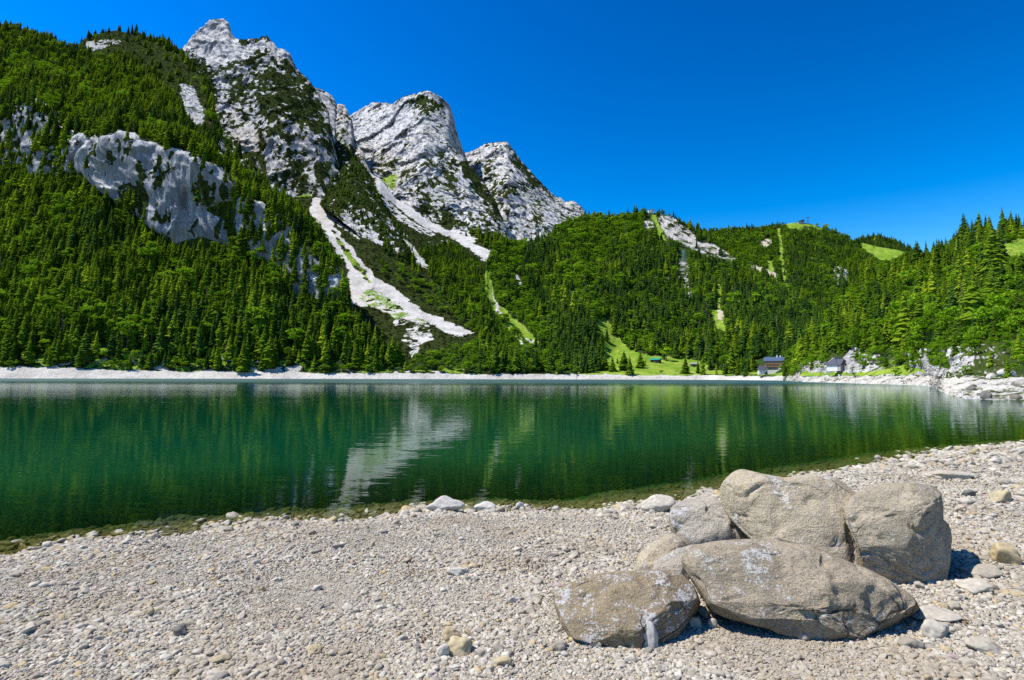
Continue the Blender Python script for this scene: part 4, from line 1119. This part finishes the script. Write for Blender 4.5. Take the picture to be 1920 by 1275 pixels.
def broad_meshes(seed, clumps=16, leaves=34, tall=1.0, bush=False):
    r = np.random.default_rng(seed)
    V = []; Fc = []
    cx = []
    for i in range(clumps):
        d = r.normal(size=3); d /= np.linalg.norm(d); q = d * r.uniform(.4, 1) ** .5
        c = np.array([q[0] * .26, q[1] * .26, (.62 if not bush else .42) + q[2] * (.30 if not bush else .34)])
        if c[2] < .1: c[2] = .1 + r.random() * .1
        cr = r.uniform(.09, .15)
        for k in range(leaves):
            d = r.normal(size=3); d /= np.linalg.norm(d); d[2] = abs(d[2]) * .8 + d[2] * .2
            p = c + d * cr * r.uniform(.6, 1.05)
            nrm = d + r.normal(size=3) * .55; nrm /= np.linalg.norm(nrm)
            t1 = np.cross(nrm, r.normal(size=3)); t1 /= np.linalg.norm(t1); t2 = np.cross(nrm, t1)
            s = r.uniform(.022, .042)
            n = len(V); V.extend([p - t1 * s - t2 * s * .5, p + t1 * s * .2 - t2 * s * .9, p + t1 * s + t2 * s * .4, p - t1 * s * .1 + t2 * s]); Fc.append((n, n + 1, n + 2, n + 3))
    crown = mesh_np('crown', np.array(V), np.array(Fc), smooth=False)
    n = 6; tv = []; tf = []
    for j, (zz_, rr2) in enumerate(((-.05, .022), (.35, .016), (.75, .005))):
        for k in range(n): a = 6.283 * k / n; tv.append((math.cos(a) * rr2, math.sin(a) * rr2, zz_))
    for j in range(2):
        for k in range(n): tf.append((j * n + k, j * n + (k + 1) % n, (j + 1) * n + (k + 1) % n, (j + 1) * n + k))
    # three limbs
    for k in range(4):
        a = k * 1.6 + r.random(); b = len(tv)
        z0 = r.uniform(.25, .45); e = np.array([math.cos(a) * .2, math.sin(a) * .2, z0 + .28])
        for q in range(3): aa = q * 2.1; tv.append((math.cos(aa) * .009, math.sin(aa) * .009, z0 + .01 * q))
        tv.append(tuple(e))
        tf.extend([(b, b + 1, b + 3, b + 3), (b + 1, b + 2, b + 3, b + 3), (b + 2, b, b + 3, b + 3)])
    tq = [f for f in tf if len(set(f)) == 4]; tt = [f[:3] for f in tf if len(set(f)) == 3]
    tri = [(f[0], f[1], f[2]) for f in tq] + [(f[0], f[2], f[3]) for f in tq] + tt
    trunk = mesh_np('trunk', np.array(tv), np.array(tri))
    return crown, trunk
SPR = [spruce_meshes(10 + k, width=w) for k, w in enumerate((.19, .16, .22, .18, .24))]
SPRD = spruce_meshes(30, dead=True, width=.12)
BRD = [broad_meshes(40 + k) for k in range(4)]
BSH = [broad_meshes(60 + k, clumps=9, leaves=26, bush=True) for k in range(3)]
for c, t_ in SPR: c.materials.append(M_SPR); t_.materials.append(M_BARK)
SPR2 = [spruce_meshes(80 + k, width=w) for k, w in enumerate((.17, .15, .20))]
M_SPR2 = leaf_material('dark_spruce_needles', (0.024, 0.060, 0.014), (0.068, 0.135, 0.018), (0.14, 0.22, 0.022), .2)
for c, t_ in SPR2: c.materials.append(M_SPR2); t_.materials.append(M_BARK)
SPRD[0].materials.append(M_DEAD); SPRD[1].materials.append(M_BARK)
for c, t_ in BRD: c.materials.append(M_BRD); t_.materials.append(M_BARK)
for c, t_ in BSH: c.materials.append(M_SCR); t_.materials.append(M_BARK)

def tree_thing(name, cr, tk, loc, rz, h, wid, label, cat, group=None):
    r = empty(name, tuple(float(q) for q in loc), float(rz), (float(h * wid), float(h * wid), float(h)))
    obj('trunk', tk, None, r); obj('crown', cr, None, r)
    tag(r, label, cat, group)
    return r

# ------------------------------------------------------------------ forest placement
def scatter_on(L, chan, per_m2, lim=(-200, 2120)):
    s = SURF[L]; P = s['P']; a = s['attr'][chan]
    rows = min(P.shape[0], s['nf'] + 5)
    P = P[:rows]; a = a[:rows]
    q00 = P[:-1, :-1]; q01 = P[:-1, 1:]; q10 = P[1:, :-1]; q11 = P[1:, 1:]
    A = 0.5 * np.linalg.norm(np.cross(q01 - q00, q10 - q00), axis=-1) + 0.5 * np.linalg.norm(np.cross(q01 - q11, q10 - q11), axis=-1)
    # use map area, so cliffs do not collect trees
    nx = np.cross(q01 - q00, q10 - q00); nz = np.abs(nx[..., 2]) / (np.linalg.norm(nx, axis=-1) + 1e-9)
    d = a[:-1, :-1]
    d = np.clip(d, 0, 1)
    pxm = s['px'][:rows][:-1, :-1]
    ok = (pxm > lim[0]) & (pxm < lim[1])
    n = rng.poisson(np.maximum(A * nz ** .35 * d * per_m2 * ok, 0))
    idx = np.repeat(np.arange(n.size), n.ravel())
    i = idx // n.shape[1]; j = idx % n.shape[1]
    u = rng.random(len(i))[:, None]; v = rng.random(len(i))[:, None]
    pt = (q00[i, j] * (1 - u) + q01[i, j] * u) * (1 - v) + (q10[i, j] * (1 - u) + q11[i, j] * u) * v
    seg = s['seg'][:rows][i]
    return pt, seg, nz[i, j]
CMAP = {L: class_map(L) for L in ('A', 'F', 'G', 'H', 'I', 'J', 'K', 'B', 'd', 'C')}
# plots kept free of trees round the buildings and pylons: image left, right, top, bottom, and how far out they reach
CLEAR = [(1412, 1470, 672, 704, 640), (1550, 1596, 664, 702, 400), (1212, 1244, 668, 690, 800), (1288, 1314, 674, 694, 760), (1212, 1232, 386, 404, 1400), (1272, 1292, 468, 500, 1400), (1485, 1525, 398, 424, 2100)]
con = []; bro = []
DENS = {'A': 1/30, 'F': 1/32, 'G': 1/30, 'H': 1/32, 'I': 1/26, 'J': 1/17, 'K': 1/45, 'B': 1/60, 'd': 1/60, 'C': 1/90}
for L in DENS:
    for chan, store in (('conif', con), ('broad', bro)):
        p, sg, nz = scatter_on(L, chan, DENS[L] * (1.0 if chan == 'conif' else 1.15))
        if not len(p): continue
        hm = LAYERS[L]['h']
        h = hm * np.exp(rng.normal(-.08, .32, len(p)))
        h *= 1 + .25 * perlin(p * .012)
        if L == 'A': h *= np.clip(1.08 - (p[:, 2] - 200) / 1500, .55, 1.1)
        if L == 'J': h *= np.clip(.48 + (p[:, 1] - 120) / 420, .45, .8)
        if chan == 'broad': h *= .62 if L != 'J' else .66
        if L in 'FG' and chan == 'broad': h *= np.where(p[:, 2] < 60, .75, .9)
        if L == 'A' and chan == 'broad': h *= np.where(p[:, 2] < 30, .6, 1.0)
        if L == 'J': h = np.where(sg < 2.15, h * .55, h)
        h = np.clip(h, 2.2, 34)
        x_, y_ = project(p); hp_ = h * F / p[:, 1]
        cm = CMAP[L]
        ix = np.clip(np.round(x_ - X0).astype(int), 0, X1 - X0 - 1)
        open_ = 0
        for fr_ in (.45, .8):
            iy = np.clip(np.round(y_ - fr_ * hp_).astype(int), 0, Y1 - 1)
            open_ = np.maximum(open_, np.maximum(cm['grass'][iy, ix], np.maximum(cm['scree'][iy, ix], np.where(cm['conif'][iy, ix] < .12, cm['rock'][iy, ix], 0))))
        kp = rng.random(len(p)) > np.clip(open_ * 1.5 - .35, 0, .97)
        for (bx0, bx1, by0, by1, bd) in CLEAR:
            kp &= ~((x_ > bx0) & (x_ < bx1) & (y_ > by0) & (y_ - hp_ < by1) & (p[:, 1] < bd))
        p = p[kp]; h = h[kp]
        store.append((p, h, np.full(len(p), ord(L))))
CP = np.concatenate([a for a, _, _ in con]); CHh = np.concatenate([b for _, b, _ in con]); CL = np.concatenate([c for _, _, c in con])
BP = np.concatenate([a for a, _, _ in bro]); BHh = np.concatenate([b for _, b, _ in bro]); BL = np.concatenate([c for _, _, c in bro])
CV = rng.integers(0, 5, len(CP))
dk = .5 + .9 * perlin(CP * .007 + 3) + .35 * rng.normal(size=len(CP)) + np.where(np.isin(CL, [ord(q) for q in 'GHIKBdC']), .55, 0) + np.where(CL == ord('F'), .3, 0) - np.where(CL == ord('A'), .15, 0) + np.where((CL == ord('A')) & (CP[:, 2] > 330), .4, 0)
CV = np.where(dk > .78, 5 + CV % 3, CV)
print('conifers', len(CP), 'broadleaf', len(BP))

def pick_visible(P, H, n, quota, kinds):
    x, y = project(P); top = P + np.array([0, 0, 1.0]) * H[:, None]; _, yt = project(top)
    hp = y - yt
    order = np.argsort(P[:, 1])
    cover = np.full(2000, 2000.0)
    vis = np.zeros(len(P))
    for i in order:
        xi = int(x[i])
        if not 4 < xi < 1915 or yt[i] < 3: continue
        w = int(max(1, hp[i] * .10)); seg_ = cover[max(0, xi - w):xi + w + 1]
        c = np.median(seg_)
        vis[i] = np.clip((min(c, y[i]) - yt[i]) / hp[i], 0, 1)
        seg_[:] = np.minimum(seg_, yt[i] + hp[i] * .35)
    sel = []
    for k, q in quota.items():
        m = np.where((kinds == ord(k)) & (vis > .45))[0]
        sel.extend(m[np.argsort(-(hp * vis)[m])][:q])
    return np.array(sel, int)
selc = pick_visible(CP, CHh, 0, {'A': 82, 'F': 14, 'G': 26, 'J': 88}, CL)
selb = pick_visible(BP, BHh, 0, {'A': 12, 'F': 14, 'G': 8, 'J': 30}, BL)
keep_c = []; keep_b = []
LABC = {'A': ('green spruce in the front rows of the steep forest on the left shore', 'spruces at the foot of the left slope'),
        'F': ('spruce among the scrub where the scree slope meets the lake', 'spruces at the foot of the scree'),
        'G': ('dark spruce on the lower side of the wooded hill beyond the lake', 'spruces on the hill beyond the lake'),
        'J': ('spruce in the forest on the right slope above the rocky bank', 'spruces on the right slope')}
SHORT = {'A': 'spruce in the left shore forest', 'F': 'spruce below the scree', 'G': 'spruce on the hill beyond the lake', 'J': 'spruce on the right slope'}
SHORTB = {'A': 'bright green shrub in the left shore forest', 'F': 'bright green broadleaf tree below the scree', 'G': 'bright green broadleaf tree on the far hill', 'J': 'light green broadleaf tree on the right bank'}
LABB = {'A': ('bright green broadleaf shrub at the edge of the left shore forest', 'broadleaf shrubs on the left shore'),
        'F': ('bright green broadleaf tree in the belt below the scree', 'broadleaf trees below the scree'),
        'G': ('bright green broadleaf tree on the hill beyond the lake', 'broadleaf trees on the hill'),
        'J': ('light green broadleaf tree among the spruces on the right bank', 'broadleaf trees on the right bank')}
for i in selc:
    c, t_ = (SPR + SPR2)[CV[i]]; lab, gr = LABC[chr(CL[i])]
    x_, y_ = project(CP[i][None]); hp_ = CHh[i] * F / CP[i, 1]
    lab = '%s %s, %s percent across, %s percent down' % ('tall' if hp_ > 48 else 'mid sized', SHORT[chr(CL[i])], word(round(x_[0] / 19.2)), word(round((y_[0] - .5 * hp_) / 12.75)))
    if lab in USED: continue
    USED.add(lab); keep_c.append(i)
    tree_thing('spruce_tree', c, t_, CP[i] - [0, 0, .4], rng.uniform(0, 6.28), CHh[i], rng.uniform(.85, 1.15), lab, 'tree', gr)
for i in selb:
    k = int(rng.integers(0, 4)); c, t_ = BRD[k]; lab, gr = LABB[chr(BL[i])]
    x_, y_ = project(BP[i][None]); hp_ = BHh[i] * F / BP[i, 1]
    lab = '%s, %s percent across, %s percent down' % (SHORTB[chr(BL[i])], word(round(x_[0] / 19.2)), word(round((y_[0] - .5 * hp_) / 12.75)))
    if lab in USED: continue
    USED.add(lab); keep_b.append(i)
    tree_thing('broadleaf_tree', c, t_, BP[i] - [0, 0, .3], rng.uniform(0, 6.28), BHh[i] * 1.1, rng.uniform(1.1, 1.4), lab, 'tree', gr)

def surf_at(L, px, py):
    s = SURF[L]; P = s['P'][:s['nf']]; x, y = project(P.reshape(-1, 3))
    i = np.argmin((x - px) ** 2 + (y - py) ** 2)
    return P.reshape(-1, 3)[i].copy()
# meadow trees, one by one from the photograph (px, base y, height px)
MEADOW = [(1135,693,32,'spruce left of the small one at the left end of the meadow front'),(1148,696,30,'short slim spruce at the left end of the meadow front'),(1171,695,40,'broad dark spruce on the meadow shore, left of the tallest pair'),
          (1158,681,12,'very small spruce alone in the middle of the meadow'),(1181,702,38,'slim spruce standing in front, right of the tallest meadow spruce'),(1200,690,34,'bushy spruce in the meadow left of the green roofed hut'),
          (1128,660,34,'tall narrow spruce at the left edge of the steep upper meadow'),(1137,640,26,'slim spruce high on the upper meadow, above its shadow'),(1286,701,34,'dark spruce on the shore left of the grey shed'),
          (1122,690,36,'dark spruce at the forest corner left of the meadow'),(1308,700,28,'spruce beside the grey shed, right side'),(1210,685,14,'tiny spruce beside the bushy spruce')]
for px, py, hp, lab in MEADOW:
    p = surf_at('G', px, py); h = hp * p[1] / F
    c, t_ = SPR[int(rng.integers(0, 5))]
    tree_thing('spruce_tree', c, t_, p - [0, 0, .3], rng.uniform(0, 6), h, 1.25, lab, 'tree', 'spruces scattered over the meadow')
p = surf_at('G', 1250, 676); tree_thing('round_tree', BRD[0][0], BRD[0][1], p, .4, 27 * p[1] / F, 1.35, 'big round broadleaf tree in the meadow right of the green roofed hut', 'tree')
p = surf_at('J', 1567, 693); tree_thing('round_bush', BRD[1][0], BRD[1][1], p, 1.4, 19 * p[1] / F, 1.2, 'round green tree in front of the dark roofed house', 'tree')

VS = lambda meshes, proto: proto
cr_objs = {}
for o in list(COL.objects):
    if o.type == 'MESH' and o.name.startswith(('crown', 'trunk')) and o.parent and o.data.name not in cr_objs:
        cr_objs[o.data.name] = o
spr_var = [[cr_objs[c.name], cr_objs[t_.name]] for c, t_ in SPR + SPR2]
# one dead spruce as an object of its own
p = surf_at('J', 1806, 560)
dead = tree_thing('dead_spruce', SPRD[0], SPRD[1], p, 1.0, 13, 1.0, 'bare grey dead spruce standing in the right slope forest', 'tree')
spr_var.append([c for c in COL.objects if c.parent == dead])
brd_var = [[cr_objs[c.name], cr_objs[t_.name]] for c, t_ in BRD]
mask = np.ones(len(CP), bool); mask[keep_c] = False
n = mask.sum()
idx = CV[mask].copy(); idx[rng.random(n) < .022] = 8
wv = rng.uniform(.8, 1.2, n); hh = CHh[mask]
o = scatter('spruce_forest', CP[mask] - [0, 0, .4], np.stack([rng.normal(0, .02, n), rng.normal(0, .02, n), rng.uniform(0, 6.28, n)], 1), np.stack([hh * wv, hh * wv, hh], 1), idx, spr_var)
tag(o, 'spruce forest covering the slopes around the lake', 'forest', kind='stuff')
mask = np.ones(len(BP), bool); mask[keep_b] = False
n = mask.sum(); hh = BHh[mask]; wv = rng.uniform(1.1, 1.5, n)
o = scatter('broadleaf_wood', BP[mask] - [0, 0, .3], np.stack([np.zeros(n), np.zeros(n), rng.uniform(0, 6.28, n)], 1), np.stack([hh * wv, hh * wv, hh], 1), rng.integers(0, 4, n), brd_var)
tag(o, 'bright broadleaf wood and shrubs on the slopes', 'wood', kind='stuff')
# dwarf pine scrub
sc = []
for L, dn in (('A', 1/40), ('B', 1/42), ('C', 1/60), ('D', 1/60), ('d', 1/46), ('E', 1/56), ('F', 1/26), ('K', 1/30), ('G', 1/30)):
    s = SURF[L]; a = s['attr']['scrub']
    p, sg, nz = scatter_on(L, 'scrub', dn, (-60, 1980))
    sc.append((p, np.full(len(p), 3.6 if L in 'BCDdE' else 2.8)))
SP = np.concatenate([a for a, _ in sc]); SH_ = np.concatenate([b for _, b in sc]) * np.exp(rng.normal(0, .3, sum(len(a) for a, _ in sc)))
print('scrub', len(SP))
bush_objs = []
for k, (px, py, L, lab) in enumerate(((1178, 702, 'G', 'low dark shrub on the meadow shore below the slim spruce'), (1240, 702, 'G', 'low dark shrub on the meadow shore below the green roofed hut'), (1600, 704, 'J', 'small round shrub on the pale bank right of the dark roofed house'))):
    p = surf_at(L, px, py)
    r = tree_thing('shrub', BSH[k][0], BSH[k][1], p, .3, 10 * p[1] / F, 1.6, lab, 'shrub'); bush_objs.append([c for c in COL.objects if c.parent == r])
n = len(SP)
o = scatter('dwarf_pine_scrub', SP - [0, 0, .5], np.stack([np.zeros(n), np.zeros(n), rng.uniform(0, 6.28, n)], 1), np.stack([SH_ * 1.9, SH_ * 1.9, SH_ * .95], 1), rng.integers(0, 3, n), bush_objs)
tag(o, 'dark dwarf pine scrub on the scree and the rocky peaks', 'scrub', kind='stuff')

# ------------------------------------------------------------------ buildings
def box(x0, x1, y0, y1, z0, z1):
    v = [(x0,y0,z0),(x1,y0,z0),(x1,y1,z0),(x0,y1,z0),(x0,y0,z1),(x1,y0,z1),(x1,y1,z1),(x0,y1,z1)]
    f = [(0,3,2,1),(4,5,6,7),(0,1,5,4),(1,2,6,5),(2,3,7,6),(3,0,4,7)]
    return v, f
def boxes(name, bs, mat, parent=None):
    V = []; Fc = []
    for b in bs:
        v, f = box(*b) if len(b) == 6 else b
        n = len(V); V += v; Fc += [tuple(q + n for q in ff) for ff in f]
    me = mesh_np(name, np.array(V, float), np.array(Fc), smooth=False)
    return obj(name, me, mat, parent)
def gable(x0, x1, y0, y1, z0, z1, ov=.5, th=.25, hip=0.0):
    """ridge along x; solid prism roof with overhang"""
    ym = (y0 + y1) / 2
    a, b, c, d = x0 - ov, x1 + ov, y0 - ov, y1 + ov
    v = [(a,c,z0),(b,c,z0),(b,d,z0),(a,d,z0),(a+hip,ym,z1),(b-hip,ym,z1),(a,c,z0+th),(b,c,z0+th),(b,d,z0+th),(a,d,z0+th)]
    f = [(0,3,2,1),(6,7,5,4),(8,9,4,5),(0,1,7,6),(1,2,8,7),(2,3,9,8),(3,0,6,9),(7,8,5,5),(9,6,4,4)]
    return v, f
M_WOOD = simple('larch_wall', (0.33, 0.17, 0.075), .8, .3, 3); M_PLA = simple('white_plaster', (0.72, 0.68, 0.64), .9, .06, 2)
M_ROOFB = simple('blue_slate_roof', (0.045, 0.085, 0.15), .55, .2, 4); M_ROOFD = simple('dark_shingle_roof', (0.055, 0.055, 0.075), .7, .25, 6)
M_ROOFG = simple('green_metal_roof', (0.01, 0.24, 0.13), .5, .1, 2); M_GLASS = simple('window_glass', (0.02, 0.022, 0.03), .15, .1, 2)
M_GREY = simple('weathered_wood', (0.34, 0.32, 0.30), .9, .2, 4); M_DWOOD = simple('dark_wood', (0.07, 0.05, 0.04), .9, .3, 4)
M_METAL = simple('painted_steel_green', (0.22, 0.42, 0.34), .5, .1, 1); M_STEEL = simple('grey_steel', (0.12, 0.15, 0.2), .5, .1, 1)
M_FRAME = simple('white_frame', (0.75, 0.7, 0.62), .6, .05, 3)

# lake hotel
p = surf_at('G', 1452, 700); yb = 700; D = p[1]; k = D / F
h0 = at(np.array(1452.), np.array(696.), np.array(D + 8.0)); k = h0[1] / F
t = empty('hotel', h0, math.radians(-28))
w2 = 14.5 * k * 1.06; dp = 9
boxes('foundation', [(-w2 - .3, w2 + .3, -dp/2 - .3, dp/2 + .3, -5, 1.2)], M_PLA, t)
boxes('wall', [(-w2, w2, -dp/2, dp/2, 1.2, 9.6 * k / .52)], M_WOOD, t)
HT = 9.6 * k / .52
M_ = boxes('roof', [gable(-w2, w2, -dp/2, dp/2, HT, HT + 4.2, ov=1.2)], M_ROOFB, t)
boxes('chimney', [(w2*.25, w2*.25+1.2, -.6, .6, HT + 2, HT + 6)], M_PLA, M_); boxes('chimney', [(w2*.62, w2*.62+1.2, -.6, .6, HT + 2, HT + 5.8)], M_PLA, M_)
for r_ in range(3):
    zc = 2.4 + r_ * (HT - 2.4) / 3
    for c_ in range(7):
        x = -w2 + (c_ + .5) * 2 * w2 / 7
        wn = boxes('window', [(x - .55, x + .55, -dp/2 - .12, -dp/2 + .02, zc, zc + 1.5)], M_FRAME, t)
        boxes('pane', [(x - .38, x + .38, -dp/2 - .16, -dp/2 - .125, zc + .15, zc + 1.35)], M_GLASS, wn)
    if r_: 
        bal = boxes('balcony', [(-w2 + .4, w2 - .4, -dp/2 - 1.1, -dp/2 - .02, zc - .55, zc - .4), (-w2 + .4, w2 - .4, -dp/2 - 1.1, -dp/2 - 1.0, zc - .4, zc + .35)], M_WOOD, t)
gb = boxes('gabled_porch', [(w2*.5, w2 - .3, -dp/2 - 2.6, -dp/2 - .02, -2, 4.2)], M_PLA, t)
boxes('porch_roof', [([(w2*.4,-dp/2-3,4.2),(w2*.1+w2,-dp/2-3,4.2),(w2*.1+w2,-dp/2,4.25),(w2*.4,-dp/2,4.25),(w2*.75,-dp/2-3,7.0),(w2*.75,-dp/2,7.0)],[(0,3,2,1),(0,1,4,4),(2,3,5,5),(1,2,5,4),(3,0,4,5)])], M_WOOD, gb)
tag(t, 'long wooden lake hotel with blue black roof and rows of windows above a white base', 'building')
# annex
h1 = at(np.array(1430.), np.array(698.5), np.array(h0[1] - 6)); t = empty('annex_house', h1, math.radians(-10)); k = h1[1] / F; w2 = 7.5 * k
boxes('wall', [(-w2, w2, -3, 3, -2, 3.0)], M_PLA, t)
boxes('roof', [gable(-w2, w2, -3, 3, 3.0, 6.6, ov=.7, hip=w2 * .6)], M_ROOFD, t)
for x in (-2.2, .3, 2.4):
    w_ = boxes('window', [(x - .45, x + .45, -3.08, -2.98, .9, 2.1)], M_FRAME, t); boxes('pane', [(x - .3, x + .3, -3.12, -3.085, 1.0, 2.0)], M_GLASS, w_)
boxes('garage_door', [(w2 * .3, w2 * .3 + 2.4, -3.1, -3.0, -1.8, .3)], M_DWOOD, t)
tag(t, 'small white annex with a dark roof left of the wooden hotel', 'building')
# dark roofed house on the right bank
h2 = at(np.array(1572.), np.array(689.), np.array(surf_at('J', 1572, 690)[1] - 4.0)); t = empty('lake_house', h2, math.radians(20)); k = h2[1] / F; w2 = 17 * k
boxes('wall', [(-w2 * .95, w2 * .95, -3.2, 3.2, -1.9, 12 * k * .3 + .2)], M_PLA, t)
zr = 12 * k * .3 + .2
boxes('roof', [gable(-w2 * .95, w2 * .95, -3.2, 3.2, zr, zr + 15 * k, ov=.6, hip=w2 * .55)], M_ROOFD, t)
pz = boxes('porch_wall', [(-w2 * .95, -w2 * .35, -5.0, -3.22, -1.9, zr - .1)], M_GREY, t)
boxes('porch_roof', [([(-w2*1.05,-5.6,zr),(-w2*.2,-5.6,zr),(-w2*.2,-.5,zr+.05),(-w2*1.05,-.5,zr+.05),(-w2*.55,-5.6,zr+11*k),(-w2*.55,-.5,zr+11*k)],[(0,3,2,1),(0,1,4,4),(2,3,5,5),(1,2,5,4),(3,0,4,5)])], M_ROOFD, pz)
for x in (.3, 2.2, 4.2):
    w_ = boxes('window', [(x - .4, x + .4, -3.28, -3.18, -1.3, -.1)], M_FRAME, t); boxes('pane', [(x - .28, x + .28, -3.32, -3.285, -1.2, -.2)], M_GLASS, w_)
tag(t, 'white house with steep dark hipped roof on the right bank, behind a round tree', 'building')
# retaining wall under the house
p2 = h2 + np.array([2, -4.5, -5.2]); t = boxes('retaining_wall', [(-6, 6, -.4, .4, -2, 1.6)], simple('pale_masonry', (0.58, 0.55, 0.49), .9, .15, 1.5)); t.location = p2; t.rotation_euler = (0, 0, math.radians(20)); tag(t, 'low pale stone wall below the dark roofed house', 'wall')
# green roofed hut
g = surf_at('G', 1229, 679.5); k = g[1] / F; t = empty('alpine_hut', g, math.radians(-35)); w2 = 8.5 * k
boxes('wall', [(-w2, w2, -3.4, 3.4, -2, 3.2)], M_DWOOD, t)
boxes('roof', [gable(-w2, w2, -3.4, 3.4, 3.0, 5.6, ov=.9)], M_ROOFG, t)
boxes('door', [(-.6, .6, -3.5, -3.4, 0, 2.1)], M_WOOD, t); boxes('window', [(2.2, 3.2, -3.5, -3.4, 1, 2)], M_GLASS, t)
tag(t, 'small dark wooden hut with a bright green roof in the meadow', 'hut')
# grey shed
g = surf_at('G', 1301, 687); k = g[1] / F; t = empty('shed', g, math.radians(20)); w2 = 5.6 * k
boxes('wall', [(-w2, w2, -2.6, 2.6, -1.5, 2.6)], M_DWOOD, t)
boxes('roof', [gable(-w2, w2, -2.6, 2.6, 2.5, 4.6, ov=.8)], M_GREY, t); boxes('door', [(-.8, .8, -2.7, -2.6, 0, 2)], M_GREY, t)
tag(t, 'small shed with a weathered grey roof at the right end of the meadow', 'shed')
# hilltop hut
g = surf_at('G', 1222, 399); k = g[1] / F; t = empty('hilltop_hut', g + [0, 0, 0], math.radians(15)); w2 = 3.6 * k
boxes('wall', [(-w2, w2, -3, 3, -3, 5.6)], M_PLA, t); boxes('roof', [gable(-w2, w2, -3, 3, 5.4, 8.0, ov=.8)], M_ROOFD, t); boxes('window', [(0, 2.2, -3.1, -3.0, 2, 4)], M_GLASS, t)
an = boxes('low_annex', [(-w2 - 5, -w2 - .02, -2.5, 2.5, -3, 3.2)], M_PLA, t)
tag(t, 'small white hut on top of the near wooded hill', 'hut')
# summit station
g = surf_at('H', 1501, 419); k = g[1] / F; t = empty('cable_car_station', g, 0); 
boxes('wall', [(-9, 9, -5, 5, -4, 4.5)], M_GREY, t); boxes('roof', [([(-10,-6,4.5),(10,-6,4.5),(10,6,4.5),(-10,6,4.5),(-10,-6,6),(10,-6,11),(10,6,11),(-10,6,6)],[(0,3,2,1),(4,5,6,7),(0,1,5,4),(1,2,6,5),(2,3,7,6),(3,0,4,7)])], M_ROOFD, t)
boxes('window', [(2, 8, -5.1, -5.0, 1, 3.5)], M_GLASS, t)
tag(t, 'dark cable car station with a slanted roof on the far hilltop', 'building')
# cable car pylons
def beam(a, b, w):
    a = np.array(a, float); b = np.array(b, float); d = b - a; d /= np.linalg.norm(d)
    u = np.cross(d, [0, 1, .01]); u /= np.linalg.norm(u); v = np.cross(d, u)
    vs = [tuple(q + sx * u * w + sy * v * w) for q in (a, b) for sx, sy in ((-1, -1), (1, -1), (1, 1), (-1, 1))]
    return vs, [(0,3,2,1),(4,5,6,7),(0,1,5,4),(1,2,6,5),(2,3,7,6),(3,0,4,7)]
def pylon(base, H, arm, w, mat, label, lean=0.0):
    t = empty('cable_car_pylon', base, .2)
    b = 3.0; tp = 1.1
    for sx in (-1, 1):
        for sy in (-1, 1):
            boxes('leg', [beam((sx * b, sy * b, -3), (sx * tp + lean, sy * tp, H), w)], mat, t)
    bs = []
    for i in range(5):
        z0 = H * i / 5; z1 = H * (i + 1) / 5; r0 = b + (tp - b) * z0 / H; r1 = b + (tp - b) * z1 / H
        for sy in (-1, 1):
            bs.append(beam((-r0 + lean * z0 / H, sy * r0, z0), (r1 + lean * z1 / H, sy * r1, z1), w * .5)); bs.append(beam((r0 + lean * z0 / H, sy * r0, z0), (-r1 + lean * z1 / H, sy * r1, z1), w * .5))
    boxes('bracing', bs, mat, t)
    boxes('crossarm', [beam((-arm + lean, 0, H), (arm + lean, 0, H + .02), w * 2.2), beam((-arm * .8 + lean, 0, H + 1.8), (arm * .8 + lean, 0, H + 1.82), w)], mat, t)
    tag(t, label, 'pylon')
g = surf_at('G', 1282, 492); pylon(g, 21 * g[1] / F, 4.2, .32, M_METAL, 'pale green lattice cable car pylon on the rock knoll of the near hill')
g = surf_at('H', 1515, 420); pylon(g, 13 * g[1] / F, 8, .22, M_STEEL, 'thin dark cable car pylon beside the station on the far hilltop', lean=2.0)
# low lane wall on the left shore
V = []
pxs = np.arange(-60, 330, 6.0)
pts_ = [surf_at('A', q, 673 + 0.022 * q) for q in pxs]
lane = []
for a, b in zip(pts_[:-1], pts_[1:]):
    lane.append(([tuple(a + [0, -1.2, -2.4]), tuple(b + [0, -1.2, -2.4]), tuple(b + [0, -.5, -2.4]), tuple(a + [0, -.5, -2.4]), tuple(a + [0, -1.2, .1]), tuple(b + [0, -1.2, .1]), tuple(b + [0, -.5, .1]), tuple(a + [0, -.5, .1])], [(0,3,2,1),(4,5,6,7),(0,1,5,4),(1,2,6,5),(2,3,7,6),(3,0,4,7)]))
o = boxes('lane_wall', lane, M_GREY); tag(o, 'long low stone wall of the lakeside lane under the left forest', 'wall')

# dry leaf litter between the pebbles
vs = []; fs = []
for cx_, cy_, sp_ in ((1020, 1128, 20), (790, 1205, 16), (1010, 1058, 14), (775, 1075, 12), (20, 1134, 16), (990, 1068, 10), (760, 1050, 10), (1790, 1170, 12)):
    for _ in range(70):
        p = ground_at(cx_ + random.gauss(0, sp_), cy_ + random.gauss(0, sp_ * .35)) if _ % 7 == 0 else p + np.array([random.gauss(0, .03), random.gauss(0, .03), 0])
        q = rng.normal(size=(3, 3)) * .008; n = len(vs)
        c = np.array([p[0], p[1], p[2] + .018])
        vs += [c + q[0], c + q[1], c + q[2], c + q[0] + [0, 0, .003]]; fs.append((n, n + 1, n + 2)); fs.append((n + 3, n + 2, n + 1))
me = mesh_np('dry_leaf_litter', np.array(vs), np.array(fs), smooth=False)
o = obj('dry_leaf_litter', me, simple('dry_leaves', (0.17, 0.10, 0.04), .8, .4, 30)); tag(o, 'brown leaf litter caught between the pebbles', 'leaf litter', kind='stuff')
